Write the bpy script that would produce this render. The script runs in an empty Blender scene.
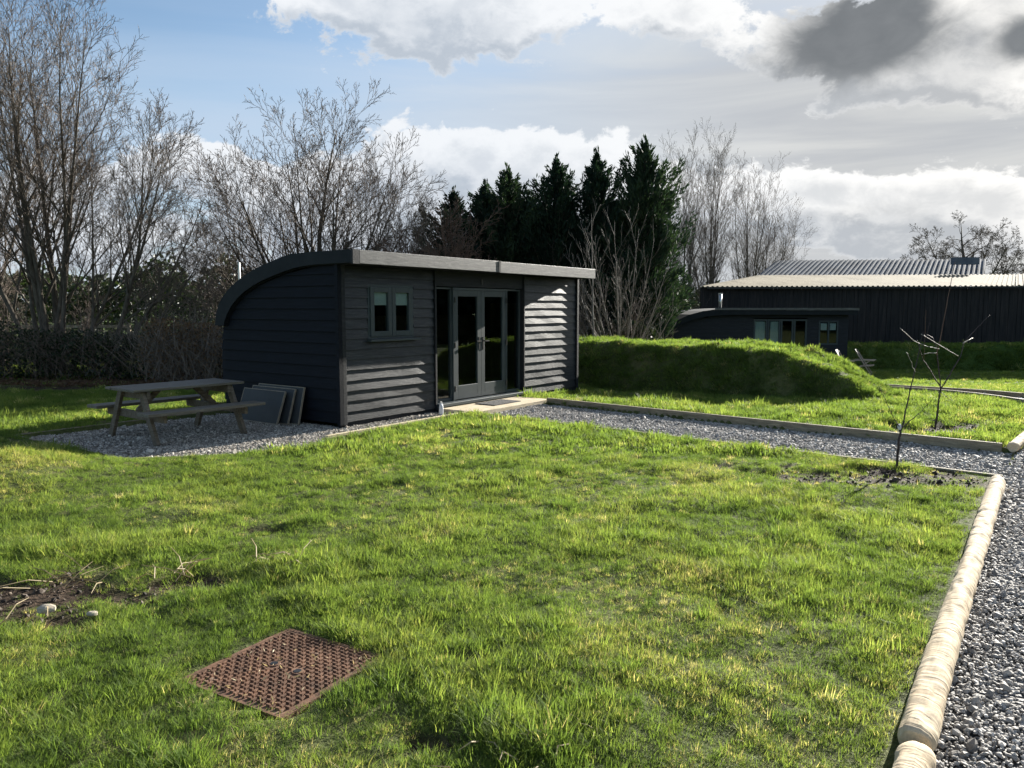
import bpy, math, random
import numpy as np
from mathutils import Vector, Matrix, Euler
rnd = random.Random(7)
R = math.radians
C = bpy.context.scene.collection
sc = bpy.context.scene
CAMH, FPX, PITCH = 1.65, 769.0, R(5.65)
SUN_AZ, SUN_EL = R(40.3), R(16.6)       # azimuth clockwise from +Y
AX, AY = -2.42, 10.78                    # front left corner of the cabin
PR = R(54.15)                            # direction of its long front
DX, DY = math.cos(PR), math.sin(PR)
def PW(s, b, z=0.0):                     # cabin frame -> world
    return (AX + s*DX - b*DY, AY + s*DY + b*DX, z)
def bearing(px, py):                     # a direction (azimuth, elevation) in radians
    a = (px-512)/FPX; b = (384-py)/FPX
    v = Vector((a, math.cos(PITCH)+b*math.sin(PITCH), -math.sin(PITCH)+b*math.cos(PITCH))).normalized()
    return math.atan2(v.x, v.y), math.asin(v.z)
def at(px, py, Y):                       # a point at depth Y
    a = (px-512)/FPX; b = (384-py)/FPX
    r = (a, math.cos(PITCH)+b*math.sin(PITCH), -math.sin(PITCH)+b*math.cos(PITCH))
    t = Y/r[1]
    return Vector((r[0]*t, Y, CAMH+r[2]*t))

# ------------------------------------------------------------------ noise
def _h(ix, iy, s):
    n = (ix.astype(np.int64)*374761393 + iy.astype(np.int64)*668265263 + s*974634777) & 0xffffffff
    n = ((n ^ (n >> 13))*1274126177) & 0xffffffff
    return ((n ^ (n >> 16)) & 0xffff)/65535.0
def vn(x, y, f, s=0):
    x = np.asarray(x, float)*f+1000.0; y = np.asarray(y, float)*f+1000.0
    ix, iy = np.floor(x), np.floor(y); fx, fy = x-ix, y-iy
    fx = fx*fx*(3-2*fx); fy = fy*fy*(3-2*fy)
    ix = ix.astype(np.int64); iy = iy.astype(np.int64)
    a = _h(ix, iy, s)*(1-fx)+_h(ix+1, iy, s)*fx
    b = _h(ix, iy+1, s)*(1-fx)+_h(ix+1, iy+1, s)*fx
    return a*(1-fy)+b*fy
def fbm(x, y, f, s=0, o=3):
    v = 0; a = .5; t = 0
    for k in range(o):
        v = v+a*vn(x, y, f*2**k, s+k*17); t += a; a *= .5
    return v/t
def sst(t):
    t = np.clip(t, 0, 1); return t*t*(3-2*t)
def sdf(x, y, poly):                     # signed distance, negative inside
    x = np.asarray(x, float); y = np.asarray(y, float)
    d = np.full(x.shape, 1e9); ins = np.zeros(x.shape, bool)
    n = len(poly)
    for i in range(n):
        ax, ay = poly[i][:2]; bx, by = poly[(i+1) % n][:2]
        ex, ey = bx-ax, by-ay
        t = np.clip(((x-ax)*ex+(y-ay)*ey)/(ex*ex+ey*ey), 0, 1)
        d = np.minimum(d, np.hypot(x-ax-t*ex, y-ay-t*ey))
        c = ((ay > y) != (by > y)) & (x < (bx-ax)*(y-ay)/((by-ay) if by != ay else 1e-9)+ax)
        ins ^= c
    return np.where(ins, -d, d)

PATH = [(-.62, 12.05), (4.85, 7.38), (5.85, 8.78), (.45, 13.5)]
DRIVE = [(4.76, 7.42), (5.82, 8.80), (11.5, 15.6), (15, 12.6), (8.5, 4.5), (5, -1.5), (-1.9, -1.9), (1.01, 2.07)]
PATIO = [PW(-3.1, 2.65), PW(-3.15, 0), PW(-2.2, -.72), PW(-1.3, -.98), PW(-.9, -.78), PW(2.1, -.72), PW(2.1, .2), PW(.1, .2), PW(.1, 2.65)]
PODF = [PW(0, 0), PW(6.4, 0), PW(6.4, 2.65), PW(0, 2.65)]
SLAB = [PW(2.0, -.08), PW(4.12, -.08), PW(4.12, -.86), PW(2.0, -.86)]
PATH2 = [(10.9, 23.6), (10.0, 15.0), (9.82, 13.2), (8.95, 13.2), (9.94, 20.5)]
MH = (-1.035, 3.375); MHR = R(59.5); MHW = .31
MHP = [(MH[0]+MHW*(sx*math.cos(MHR)-sy*math.sin(MHR)), MH[1]+MHW*(sx*math.sin(MHR)+sy*math.cos(MHR))) for sx, sy in ((-1,-1),(1,-1),(1,1),(-1,1))]
ZONES = (PATH, DRIVE, PATIO)
SOIL = [(-2.75, 4.35, 1.0, .5), (-1.95, 4.55, .5, .22), (-2.4, 3.95, .35, .14), (3.7, 7.4, 1.5, .62), (5.9, 10.35, 1.1, .6), (-.32, 2.75, .2, .09), (-.2, 3.45, .16, .09),
        (2.6, 7.9, .6, .12), (-1.9, 5.6, .3, .09), (-.4, 7.2, .3, .06), (-9, 15.9, 5.5, .55), (-8, 17.3, 7, .8)]
def soil(x, y):
    m = 0
    w = (fbm(x, y, 3.0, 5)-.5)*1.5
    for cx, cy, rx, ry in SOIL:
        m = np.maximum(m, 1-np.hypot((x-cx)/rx, (y-cy)/ry)+w)
    return sst(m*1.4)
def terrain(x, y):
    x = np.asarray(x, float); y = np.asarray(y, float)
    t = sst((y-11.5)/15)*sst((x+1.5)/5)
    t2 = sst((y-30)/60)
    return -.8*t + t2*.6
def zone(x, y):
    d = np.minimum(np.minimum(sdf(x, y, PATH), sdf(x, y, DRIVE)), sdf(x, y, PATIO))
    return d
def height(x, y, flat=None):
    z = terrain(x, y)
    near = 1-sst((np.hypot(x, y)-14)/16)
    lump = ((fbm(x, y, .9, 3)-.5)*.065+(fbm(x, y, 4.3, 9, 2)-.5)*.05)*near
    lump = lump - soil(x, y)*.035*near
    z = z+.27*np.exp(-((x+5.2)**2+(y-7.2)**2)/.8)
    d = zone(x, y)
    d2 = np.minimum(sdf(x, y, PODF), np.minimum(sdf(x, y, SLAB), sdf(x, y, MHP)))
    k = sst(np.minimum(d, d2)/.35)
    z = z+.012+lump*k
    z = np.where(d < -.035, terrain(x, y)-.09, z)
    z = np.where(d2 < .0, terrain(x, y)-.05, z)
    z = np.where(sdf(x, y, PATH2) < -.03, terrain(x, y)-.06, z)
    return z

# ------------------------------------------------------------------ mesh helper
class MB:
    def __init__(s): s.v = []; s.f = []; s.m = None
    def add(s, vs, fs):
        o = len(s.v); s.v.extend([tuple(q) for q in vs]); s.f.extend([tuple(i+o for i in f) for f in fs])
    def box(s, c, d, rot=None):
        hx, hy, hz = d[0]/2, d[1]/2, d[2]/2
        vs = [Vector((x*hx, y*hy, z*hz)) for x in (-1, 1) for y in (-1, 1) for z in (-1, 1)]
        if rot is not None:
            M = Euler(rot).to_matrix() if not isinstance(rot, Matrix) else rot
            vs = [M @ q for q in vs]
        vs = [q+Vector(c) for q in vs]
        s.add(vs, [(0,1,3,2),(4,6,7,5),(0,4,5,1),(2,3,7,6),(0,2,6,4),(1,5,7,3)])
    def bx(s, x0, x1, y0, y1, z0, z1):
        s.box(((x0+x1)/2, (y0+y1)/2, (z0+z1)/2), (abs(x1-x0), abs(y1-y0), abs(z1-z0)))
    def beam(s, a, b, w, h, up=(0, 0, 1)):
        a = Vector(a); b = Vector(b); d = (b-a); L = d.length; d.normalize()
        u = Vector(up); r = d.cross(u).normalized(); u = r.cross(d)
        M = Matrix((d, r, u)).transposed()
        s.box((a+b)/2, (L, w, h), M)
    def prism(s, prof, mapf, t0, t1):    # closed profile (2d points) swept between t0 and t1
        n = len(prof)
        s.add([mapf(p, t0) for p in prof]+[mapf(p, t1) for p in prof],
              [tuple(range(n))[::-1], tuple(range(n, 2*n))]+[(i, (i+1) % n, n+(i+1) % n, n+i) for i in range(n)])
    def tube(s, pts, rad, k=5, cap=True):
        n = len(pts); o = len(s.v)
        px = pz = None
        for i in range(n):
            if i == 0: d = pts[1]-pts[0]
            elif i == n-1: d = pts[i]-pts[i-1]
            else: d = pts[i+1]-pts[i-1]
            if d.length < 1e-9: d = Vector((0, 0, 1))
            d = d.normalized()
            if px is None:
                px = d.cross(Vector((0, 0, 1)) if abs(d.z) < .9 else Vector((1, 0, 0))).normalized()
            else:
                px = (px-d*px.dot(d)).normalized()
            pz = d.cross(px)
            r = rad[i]; p = pts[i]
            for j in range(k):
                a = 2*math.pi*j/k; ca, sa = math.cos(a)*r, math.sin(a)*r
                s.v.append((p.x+px.x*ca+pz.x*sa, p.y+px.y*ca+pz.y*sa, p.z+px.z*ca+pz.z*sa))
        for i in range(n-1):
            for j in range(k):
                a = o+i*k+j; b = o+i*k+(j+1) % k
                s.f.append((a, b, b+k, a+k))
        if cap:
            s.f.append(tuple(range(o, o+k))[::-1]); s.f.append(tuple(range(o+(n-1)*k, o+n*k)))
    def build(s, name, mat, parent=None, smooth=False, bevel=0, loc=None):
        me = bpy.data.meshes.new(name); me.from_pydata(s.v, [], s.f); me.update()
        me.materials.append(mat)
        if smooth: me.polygons.foreach_set('use_smooth', [True]*len(me.polygons))
        o = bpy.data.objects.new(name, me); C.objects.link(o)
        if parent: o.parent = parent
        if loc: o.location = loc
        if bevel:
            b = o.modifiers.new('bevel', 'BEVEL'); b.width = bevel; b.segments = 2; b.limit_method = 'ANGLE'
        return o
def npmesh(name, V, F, mat, parent=None, smooth=False):
    me = bpy.data.meshes.new(name)
    V = np.asarray(V, np.float32); F = np.asarray(F, np.int32); n = F.shape[1]
    me.vertices.add(len(V)); me.vertices.foreach_set('co', V.ravel())
    me.loops.add(F.size); me.loops.foreach_set('vertex_index', F.ravel())
    me.polygons.add(len(F)); me.polygons.foreach_set('loop_start', np.arange(0, F.size, n, dtype=np.int32))
    me.polygons.foreach_set('loop_total', np.full(len(F), n, np.int32))
    if smooth: me.polygons.foreach_set('use_smooth', np.ones(len(F), bool))
    me.update(calc_edges=True); me.materials.append(mat)
    o = bpy.data.objects.new(name, me); C.objects.link(o)
    if parent: o.parent = parent
    return o
def tag(o, label=None, cat=None, group=None, kind=None):
    if label: o['label'] = label
    if cat: o['category'] = cat
    if group: o['group'] = group
    if kind: o['kind'] = kind
    return o
def empty(name, loc, rz=0, label=None, cat=None, group=None):
    o = bpy.data.objects.new(name, None); C.objects.link(o); o.location = loc; o.rotation_euler = (0, 0, rz)
    o.empty_display_size = .2
    return tag(o, label, cat, group)
def kids(o): return [c for c in bpy.data.objects if c.parent == o]
def copy_tree(o, parent=None):
    c = o.copy(); C.objects.link(c); c.parent = parent
    for ch in kids(o): copy_tree(ch, c)
    return c

# ------------------------------------------------------------------ materials
class NT:
    def __init__(s, nt): s.nt = nt; s.n = nt.nodes; s.l = nt.links
    def node(s, t, **k):
        x = s.n.new(t)
        for a, b in k.items(): setattr(x, a, b)
        return x
    def link(s, a, b): s.l.new(a, b)
    def setv(s, inp, v):
        if hasattr(v, 'is_output') or isinstance(v, bpy.types.NodeSocket): s.l.new(v, inp)
        else: inp.default_value = v
    def math(s, op, a, b=0.0, c=None, clamp=False):
        x = s.node('ShaderNodeMath', operation=op, use_clamp=clamp)
        s.setv(x.inputs[0], a); s.setv(x.inputs[1], b)
        if c is not None: s.setv(x.inputs[2], c)
        return x.outputs[0]
    def vmath(s, op, a, b=(0, 0, 0)):
        x = s.node('ShaderNodeVectorMath', operation=op)
        s.setv(x.inputs[0], a); s.setv(x.inputs[1], b)
        return x.outputs[0]
    def noise(s, vec, scale, detail=3, rough=.55, dist=0, col=False):
        x = s.node('ShaderNodeTexNoise'); x.inputs['Scale'].default_value = scale
        x.inputs['Detail'].default_value = detail; x.inputs['Roughness'].default_value = rough
        x.inputs['Distortion'].default_value = dist
        if vec is not None: s.link(vec, x.inputs['Vector'])
        return x.outputs['Color' if col else 'Fac']
    def ramp(s, fac, stops):
        x = s.node('ShaderNodeValToRGB'); s.setv(x.inputs[0], fac)
        e = x.color_ramp.elements
        while len(e) < len(stops): e.new(.5)
        for i, (p, c) in enumerate(stops):
            e[i].position = p; e[i].color = (*c, 1) if len(c) == 3 else c
        return x.outputs[0]
    def mix(s, f, a, b, mode='MIX'):
        x = s.node('ShaderNodeMix', data_type='RGBA', blend_type=mode)
        s.setv(x.inputs[0], f)
        for i, v in ((6, a), (7, b)):
            s.setv(x.inputs[i], (*v, 1) if isinstance(v, tuple) and len(v) == 3 else v)
        return x.outputs[2]
    def maprange(s, v, a, b, c=0.0, d=1.0, smooth=True):
        x = s.node('ShaderNodeMapRange'); x.interpolation_type = 'SMOOTHSTEP' if smooth else 'LINEAR'
        s.setv(x.inputs[0], v)
        for i, q in enumerate((a, b, c, d)): s.setv(x.inputs[i+1], q)
        return x.outputs[0]
def newmat(name):
    m = bpy.data.materials.new(name); m.use_nodes = True; m.node_tree.nodes.clear()
    t = NT(m.node_tree); o = t.node('ShaderNodeOutputMaterial')
    return m, t, o
def pmat(name, stops, scale=(1, 1, 1), nscale=6, detail=5, rough=.7, bump=.3, bscale=None, bdist=.01, spec=.4, metal=0, fine=0, rnds=0):
    m, t, o = newmat(name)
    p = t.node('ShaderNodeBsdfPrincipled')
    tc = t.node('ShaderNodeTexCoord'); mp = t.node('ShaderNodeMapping'); mp.inputs['Scale'].default_value = scale
    vec = tc.outputs['Object']
    if rnds:
        oi = t.node('ShaderNodeObjectInfo'); vec = t.vmath('ADD', vec, t.vmath('SCALE', t.node('ShaderNodeCombineXYZ').outputs[0]))
        cx = t.node('ShaderNodeCombineXYZ'); t.link(oi.outputs['Random'], cx.inputs[0])
        sc_ = t.node('ShaderNodeVectorMath', operation='SCALE'); t.link(cx.outputs[0], sc_.inputs[0]); sc_.inputs['Scale'].default_value = 30
        vec = t.vmath('ADD', tc.outputs['Object'], sc_.outputs[0])
    t.link(vec, mp.inputs['Vector'])
    n = t.noise(mp.outputs[0], nscale, detail, .6)
    c = t.ramp(n, stops)
    if fine:
        n2 = t.noise(mp.outputs[0], nscale*9, 3, .6)
        c = t.mix(fine, c, t.ramp(n2, [(.35, (.35, .35, .35)), (.65, (1.5, 1.5, 1.5))]), 'MULTIPLY')
    t.link(c, p.inputs['Base Color'])
    p.inputs['Roughness'].default_value = rough; p.inputs['Specular IOR Level'].default_value = spec; p.inputs['Metallic'].default_value = metal
    if bump:
        b = t.node('ShaderNodeBump'); b.inputs['Strength'].default_value = bump; b.inputs['Distance'].default_value = bdist
        t.link(t.noise(mp.outputs[0], bscale or nscale*4, 5, .6), b.inputs['Height']); t.link(b.outputs[0], p.inputs['Normal'])
    t.link(p.outputs[0], o.inputs[0])
    return m
M = {}
M['black_wood'] = pmat('black_stained_timber', [(.3, (.005, .007, .010)), (.55, (.011, .013, .017)), (.8, (.03, .032, .035))], (1, 12, 12), 3, rough=.62, bump=.5, bscale=14, bdist=.004, spec=.35)
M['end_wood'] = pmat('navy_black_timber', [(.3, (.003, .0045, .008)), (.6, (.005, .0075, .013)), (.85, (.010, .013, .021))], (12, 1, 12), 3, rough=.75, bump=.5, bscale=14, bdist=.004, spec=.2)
M['front_wood'] = pmat('weathered_black_boards', [(.3, (.006, .008, .010)), (.5, (.016, .019, .022)), (.75, (.055, .057, .057))], (1, 10, 14), 3.5, rough=.45, bump=.7, bscale=12, bdist=.004, spec=.4, fine=.7)
M['fascia'] = pmat('grey_weathered_fascia', [(.3, (.03, .03, .03)), (.5, (.072, .07, .067)), (.75, (.15, .147, .14))], (1, 10, 10), 4, rough=.5, bump=.5, bscale=14, bdist=.004, spec=.7, fine=.5)
M['roofing'] = pmat('dark_roof_membrane', [(.3, (.007, .010, .013)), (.8, (.016, .02, .024))], (1, 1, 1), 5, rough=.7, bump=.2, spec=.25)
M['frame'] = pmat('grey_green_frame_paint', [(.3, (.036, .048, .054)), (.8, (.052, .068, .074))], (1, 1, 1), 4, rough=.45, bump=.1, bscale=60, bdist=.001, spec=.4)
M['blind'] = pmat('white_roller_blind', [(.3, (.68, .70, .66)), (.8, (.8, .8, .77))], (1, 1, 30), 4, rough=.8, bump=.2)
M['lining'] = pmat('brown_interior_boards', [(.3, (.10, .06, .035)), (.8, (.19, .12, .075))], (8, 8, 1), 3, rough=.6, bump=.2)
M['curtain'] = pmat('pale_curtain_cloth', [(.3, (.72, .75, .68)), (.8, (.84, .86, .80))], (30, 30, 1), 3, rough=.9, bump=.4)
M['black_metal'] = pmat('black_metal', [(.3, (.012, .012, .013)), (.8, (.03, .03, .03))], rough=.4, bump=0)
M['silver'] = pmat('dull_galvanised_metal', [(.3, (.5, .5, .5)), (.8, (.7, .7, .7))], rough=.35, bump=.1, metal=.8)
M['slab'] = pmat('pale_threshold_boards', [(.3, (.42, .34, .22)), (.55, (.58, .49, .34)), (.8, (.66, .58, .43))], (1, 8, 8), 3, rough=.8, bump=.3, fine=.3)
M['mat'] = pmat('grey_doormat', [(.3, (.03, .03, .032)), (.8, (.07, .07, .07))], nscale=60, rough=.95, bump=.6)
M['table'] = pmat('weathered_table_timber', [(.25, (.07, .055, .038)), (.5, (.14, .112, .08)), (.8, (.24, .20, .145))], (2, 14, 14), 3, rough=.7, bump=.5, bscale=12, bdist=.003, spec=.35, fine=.4)
M['tabletop'] = pmat('weathered_tabletop_timber', [(.25, (.08, .07, .055)), (.5, (.14, .125, .10)), (.8, (.22, .20, .165))], (1, 14, 14), 3, rough=.6, bump=.5, bscale=12, bdist=.003, spec=.4, fine=.4)
M['panel'] = pmat('grey_composite_panel', [(.3, (.026, .030, .032)), (.8, (.048, .052, .054))], nscale=3, rough=.6, bump=.2)
M['panel_edge'] = pmat('pale_panel_edge', [(.3, (.2, .17, .13)), (.8, (.32, .28, .22))], nscale=10, rough=.8)
M['edging'] = pmat('grey_timber_edging', [(.3, (.16, .13, .09)), (.55, (.27, .23, .16)), (.8, (.42, .37, .27))], (1.5, 12, 12), 4, rough=.85, bump=.5, bscale=12, fine=.4)
M['pale_edging'] = pmat('pale_timber_edging', [(.3, (.5, .42, .26)), (.8, (.7, .6, .4))], (2, 10, 10), 4, rough=.85, bump=.4, fine=.3)
M['bark'] = pmat('grey_brown_bark', [(.25, (.035, .028, .02)), (.5, (.085, .07, .052)), (.8, (.17, .145, .115))], (1, 1, .3), 14, rough=.85, bump=.6, bdist=.01)
M['twig'] = pmat('brown_twig_bark', [(.3, (.08, .062, .048)), (.7, (.20, .155, .125))], nscale=2, rough=.8, bump=0)
M['twig_pale'] = pmat('pale_grey_twig_bark', [(.3, (.10, .085, .07)), (.7, (.24, .20, .165))], nscale=2, rough=.7, bump=0)
M['twig_red'] = pmat('reddish_brown_twigs', [(.3, (.07, .04, .028)), (.7, (.16, .10, .07))], nscale=2, rough=.8, bump=0)
M['sap'] = pmat('dark_sapling_bark', [(.3, (.025, .016, .016)), (.7, (.07, .045, .042))], nscale=9, rough=.6, bump=.3)
M['sap_pale'] = pmat('pale_sapling_shoot', [(.3, (.3, .27, .22)), (.7, (.45, .42, .36))], nscale=9, rough=.5, bump=.1)
M['barnwall'] = pmat('dark_barn_cladding', [(.25, (.012, .012, .013)), (.5, (.026, .023, .022)), (.8, (.055, .044, .04))], (6, 6, .5), 1.6, rough=.85, bump=.3, fine=.3)
M['barnroof'] = pmat('buff_fibre_cement_roof', [(.3, (.20, .175, .13)), (.5, (.28, .25, .19)), (.8, (.35, .315, .24))], (1, .3, 1), 1.2, rough=.95, bump=.2, fine=.3, spec=.05)
M['barnroof2'] = pmat('blue_grey_roof_sheet', [(.3, (.07, .085, .105)), (.5, (.11, .13, .155)), (.8, (.17, .19, .22))], (1, .3, 1), 1.2, rough=.9, bump=.2, spec=.08)
M['bottle'] = pmat('cloudy_white_plastic', [(.3, (.6, .62, .65)), (.8, (.75, .76, .8))], rough=.3, bump=0)
M['stone'] = pmat('pale_fieldstone', [(.3, (.3, .26, .2)), (.8, (.5, .45, .36))], nscale=8, rough=.9, bump=.6)
M['sling'] = pmat('dark_sling_cloth', [(.3, (.035, .04, .045)), (.8, (.06, .068, .075))], rough=.8)
M['chairwood'] = pmat('warm_chair_timber', [(.3, (.38, .28, .20)), (.8, (.58, .46, .36))], (1, 8, 8), 4, rough=.6)

def m_rust():
    m, t, o = newmat('rusty_cast_iron'); p = t.node('ShaderNodeBsdfPrincipled')
    tc = t.node('ShaderNodeTexCoord')
    n = t.noise(tc.outputs['Object'], 9, 6, .7); n2 = t.noise(tc.outputs['Object'], 120, 3, .6)
    c = t.ramp(n, [(.28, (.045, .028, .02)), (.45, (.13, .072, .046)), (.6, (.20, .108, .066)), (.75, (.32, .25, .19))])
    c = t.mix(.6, c, t.ramp(n2, [(.3, (.45, .45, .45)), (.7, (1.4, 1.4, 1.4))]), 'MULTIPLY')
    t.link(c, p.inputs['Base Color']); p.inputs['Roughness'].default_value = .78; p.inputs['Specular IOR Level'].default_value = .3
    b = t.node('ShaderNodeBump'); b.inputs['Strength'].default_value = .5; b.inputs['Distance'].default_value = .003
    t.link(n2, b.inputs['Height']); t.link(b.outputs[0], p.inputs['Normal']); t.link(p.outputs[0], o.inputs[0]); return m
M['rust'] = m_rust()
def m_glass():
    m, t, o = newmat('window_glass')
    f = t.node('ShaderNodeFresnel'); f.inputs[0].default_value = 1.5
    g = t.node('ShaderNodeBsdfGlossy'); g.inputs['Roughness'].default_value = .01; g.inputs['Color'].default_value = (.9, .95, .95, 1)
    tr = t.node('ShaderNodeBsdfTransparent'); tr.inputs[0].default_value = (.72, .78, .78, 1)
    mx = t.node('ShaderNodeMixShader'); t.link(t.math('MULTIPLY', t.math('MULTIPLY', f.outputs[0], 1.5, clamp=True), t.math('SUBTRACT', 1.0, t.node('ShaderNodeNewGeometry').outputs['Backfacing'])), mx.inputs[0])
    t.link(tr.outputs[0], mx.inputs[1]); t.link(g.outputs[0], mx.inputs[2]); t.link(mx.outputs[0], o.inputs[0]); return m
M['glass'] = m_glass()
def m_log():
    m, t, o = newmat('peeled_pale_log'); p = t.node('ShaderNodeBsdfPrincipled')
    tc = t.node('ShaderNodeTexCoord'); mp = t.node('ShaderNodeMapping'); mp.inputs['Scale'].default_value = (17, 6, 6)
    t.link(tc.outputs['Object'], mp.inputs[0])
    n = t.noise(mp.outputs[0], 1.1, 3, .5, .8)
    mp2 = t.node('ShaderNodeMapping'); mp2.inputs['Scale'].default_value = (3, 60, 60); t.link(tc.outputs['Object'], mp2.inputs[0])
    n2 = t.noise(mp2.outputs[0], 1, 4, .6)
    c = t.ramp(n, [(.28, (.40, .30, .19)), (.42, (.52, .42, .285)), (.65, (.58, .48, .34)), (.8, (.62, .53, .39))])
    c = t.mix(.35, c, t.ramp(n2, [(.35, (.62, .56, .5)), (.6, (1.1, 1.1, 1.1))]), 'MULTIPLY')
    t.link(c, p.inputs['Base Color']); p.inputs['Roughness'].default_value = .85; p.inputs['Specular IOR Level'].default_value = .15
    b = t.node('ShaderNodeBump'); b.inputs['Strength'].default_value = .7; b.inputs['Distance'].default_value = .014
    t.link(t.math('ADD', n, t.math('MULTIPLY', n2, .15)), b.inputs['Height']); t.link(b.outputs[0], p.inputs['Normal'])
    t.link(p.outputs[0], o.inputs[0]); return m
M['log'] = m_log()
def m_ground():
    m, t, o = newmat('soil_and_turf'); p = t.node('ShaderNodeBsdfPrincipled')
    g = t.node('ShaderNodeNewGeometry'); P = g.outputs['Position']
    n1 = t.noise(P, 1.3, 5, .6); n2 = t.noise(P, 30, 4, .65); n3 = t.noise(P, .12, 4, .6)
    a = t.node('ShaderNodeAttribute'); a.attribute_name = 'soil'
    grass = t.ramp(n1, [(.3, (.06, .075, .025)), (.5, (.09, .105, .035)), (.7, (.15, .14, .06))])
    far = t.ramp(n3, [(.3, (.055, .10, .02)), (.7, (.10, .14, .035))])
    ln = t.vmath('LENGTH', P); x = t.node('ShaderNodeVectorMath', operation='LENGTH'); t.link(P, x.inputs[0])
    grass = t.mix(t.maprange(x.outputs['Value'], 15, 40), grass, far)
    so = t.ramp(n2, [(.3, (.022, .015, .010)), (.55, (.05, .034, .023)), (.75, (.10, .073, .05))])
    c = t.mix(a.outputs['Fac'], grass, so)
    c = t.mix(.7, c, t.ramp(n2, [(.3, (.5, .5, .5)), (.7, (1.4, 1.4, 1.4))]), 'MULTIPLY')
    t.link(c, p.inputs['Base Color']); p.inputs['Roughness'].default_value = .95; p.inputs['Specular IOR Level'].default_value = .15
    b = t.node('ShaderNodeBump'); b.inputs['Strength'].default_value = 1; b.inputs['Distance'].default_value = .03
    t.link(n2, b.inputs['Height']); t.link(b.outputs[0], p.inputs['Normal']); t.link(p.outputs[0], o.inputs[0]); return m
M['ground'] = m_ground()
def m_gravel(name, lo, mid, hi):
    m, t, o = newmat(name); p = t.node('ShaderNodeBsdfPrincipled')
    g = t.node('ShaderNodeNewGeometry'); P = g.outputs['Position']
    v = t.node('ShaderNodeTexVoronoi'); v.inputs['Scale'].default_value = 38; t.link(P, v.inputs['Vector'])
    sp = t.node('ShaderNodeSeparateColor'); t.link(v.outputs['Color'], sp.inputs[0])
    c = t.ramp(sp.outputs[0], [(.1, lo), (.5, mid), (.95, hi)])
    c = t.mix(t.maprange(v.outputs['Distance'], .25, .6), c, tuple(q*.35 for q in lo))
    t.link(c, p.inputs['Base Color']); p.inputs['Roughness'].default_value = .8
    b = t.node('ShaderNodeBump'); b.inputs['Strength'].default_value = 1; b.inputs['Distance'].default_value = .02; b.invert = True
    t.link(v.outputs['Distance'], b.inputs['Height']); t.link(b.outputs[0], p.inputs['Normal']); t.link(p.outputs[0], o.inputs[0]); return m
M['gravel'] = m_gravel('grey_gravel_bed', (.08, .076, .072), (.16, .152, .145), (.28, .27, .255))
def m_stone(name, a, b, c_):
    m, t, o = newmat(name); p = t.node('ShaderNodeBsdfPrincipled')
    oi = t.node('ShaderNodeObjectInfo'); tc = t.node('ShaderNodeTexCoord')
    c = t.ramp(oi.outputs['Random'], [(0, a), (.45, b), (.85, c_), (1, tuple(min(1, q*1.5) for q in c_))])
    n = t.noise(tc.outputs['Object'], 1.6, 4, .6)
    c = t.mix(.5, c, t.ramp(n, [(.3, (.6, .6, .6)), (.7, (1.35, 1.35, 1.35))]), 'MULTIPLY')
    t.link(c, p.inputs['Base Color']); p.inputs['Roughness'].default_value = .72; p.inputs['Specular IOR Level'].default_value = .35
    t.link(p.outputs[0], o.inputs[0]); return m
M['pebble'] = m_stone('crushed_limestone', (.18, .165, .15), (.29, .27, .245), (.43, .405, .37))
M['pebble_warm'] = m_stone('crushed_buff_stone', (.17, .15, .125), (.31, .28, .24), (.48, .44, .38))
def m_leaf(name, stops, trans=.45, tcol=(1.6, 1.9, .7), rough=.5, attr=None, spec=.3, yellow=None):
    m, t, o = newmat(name)
    oi = t.node('ShaderNodeObjectInfo'); g = t.node('ShaderNodeNewGeometry')
    n = t.noise(g.outputs['Position'], 1.3, 3, .6)
    if attr:
        a = t.node('ShaderNodeAttribute', attribute_type='INSTANCER'); a.attribute_name = 'tint'
        r = a.outputs['Fac']
    else: r = oi.outputs['Random']
    f = t.math('ADD', t.math('MULTIPLY', r, .65), t.math('MULTIPLY', g.outputs['Random Per Island'], .35))
    c = t.ramp(f, stops)
    c = t.mix(.5, c, t.ramp(n, [(.3, (.7, .7, .7)), (.7, (1.3, 1.3, 1.3))]), 'MULTIPLY')
    p = t.node('ShaderNodeBsdfPrincipled'); t.link(c, p.inputs['Base Color']); p.inputs['Roughness'].default_value = rough
    p.inputs['Specular IOR Level'].default_value = spec
    tr = t.node('ShaderNodeBsdfTranslucent'); t.link(t.mix(1, c, tcol, 'MULTIPLY'), tr.inputs[0])
    mx = t.node('ShaderNodeMixShader'); mx.inputs[0].default_value = trans
    t.link(p.outputs[0], mx.inputs[1]); t.link(tr.outputs[0], mx.inputs[2]); t.link(mx.outputs[0], o.inputs[0]); return m
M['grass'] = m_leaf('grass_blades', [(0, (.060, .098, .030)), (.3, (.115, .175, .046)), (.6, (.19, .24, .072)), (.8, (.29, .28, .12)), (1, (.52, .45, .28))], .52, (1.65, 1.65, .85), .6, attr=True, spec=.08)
M['conifer'] = m_leaf('cypress_foliage', [(0, (.010, .020, .015)), (.5, (.019, .036, .024)), (1, (.042, .064, .036))], .15, (1.3, 1.5, .8), .7, spec=.15)
M['ivy'] = m_leaf('dark_evergreen_leaves', [(0, (.012, .022, .010)), (.5, (.028, .045, .016)), (1, (.065, .075, .03))], .2, (1.3, 1.5, .7), .45)
M['deadleaf'] = m_leaf('dead_brown_leaves', [(0, (.05, .03, .018)), (.5, (.12, .075, .045)), (1, (.24, .17, .10))], .3, (1.3, 1.2, .9), .7)
M['straw'] = m_leaf('dry_straw', [(0, (.28, .22, .12)), (1, (.5, .42, .27))], .3, (1.2, 1.1, .8), .6)

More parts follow.
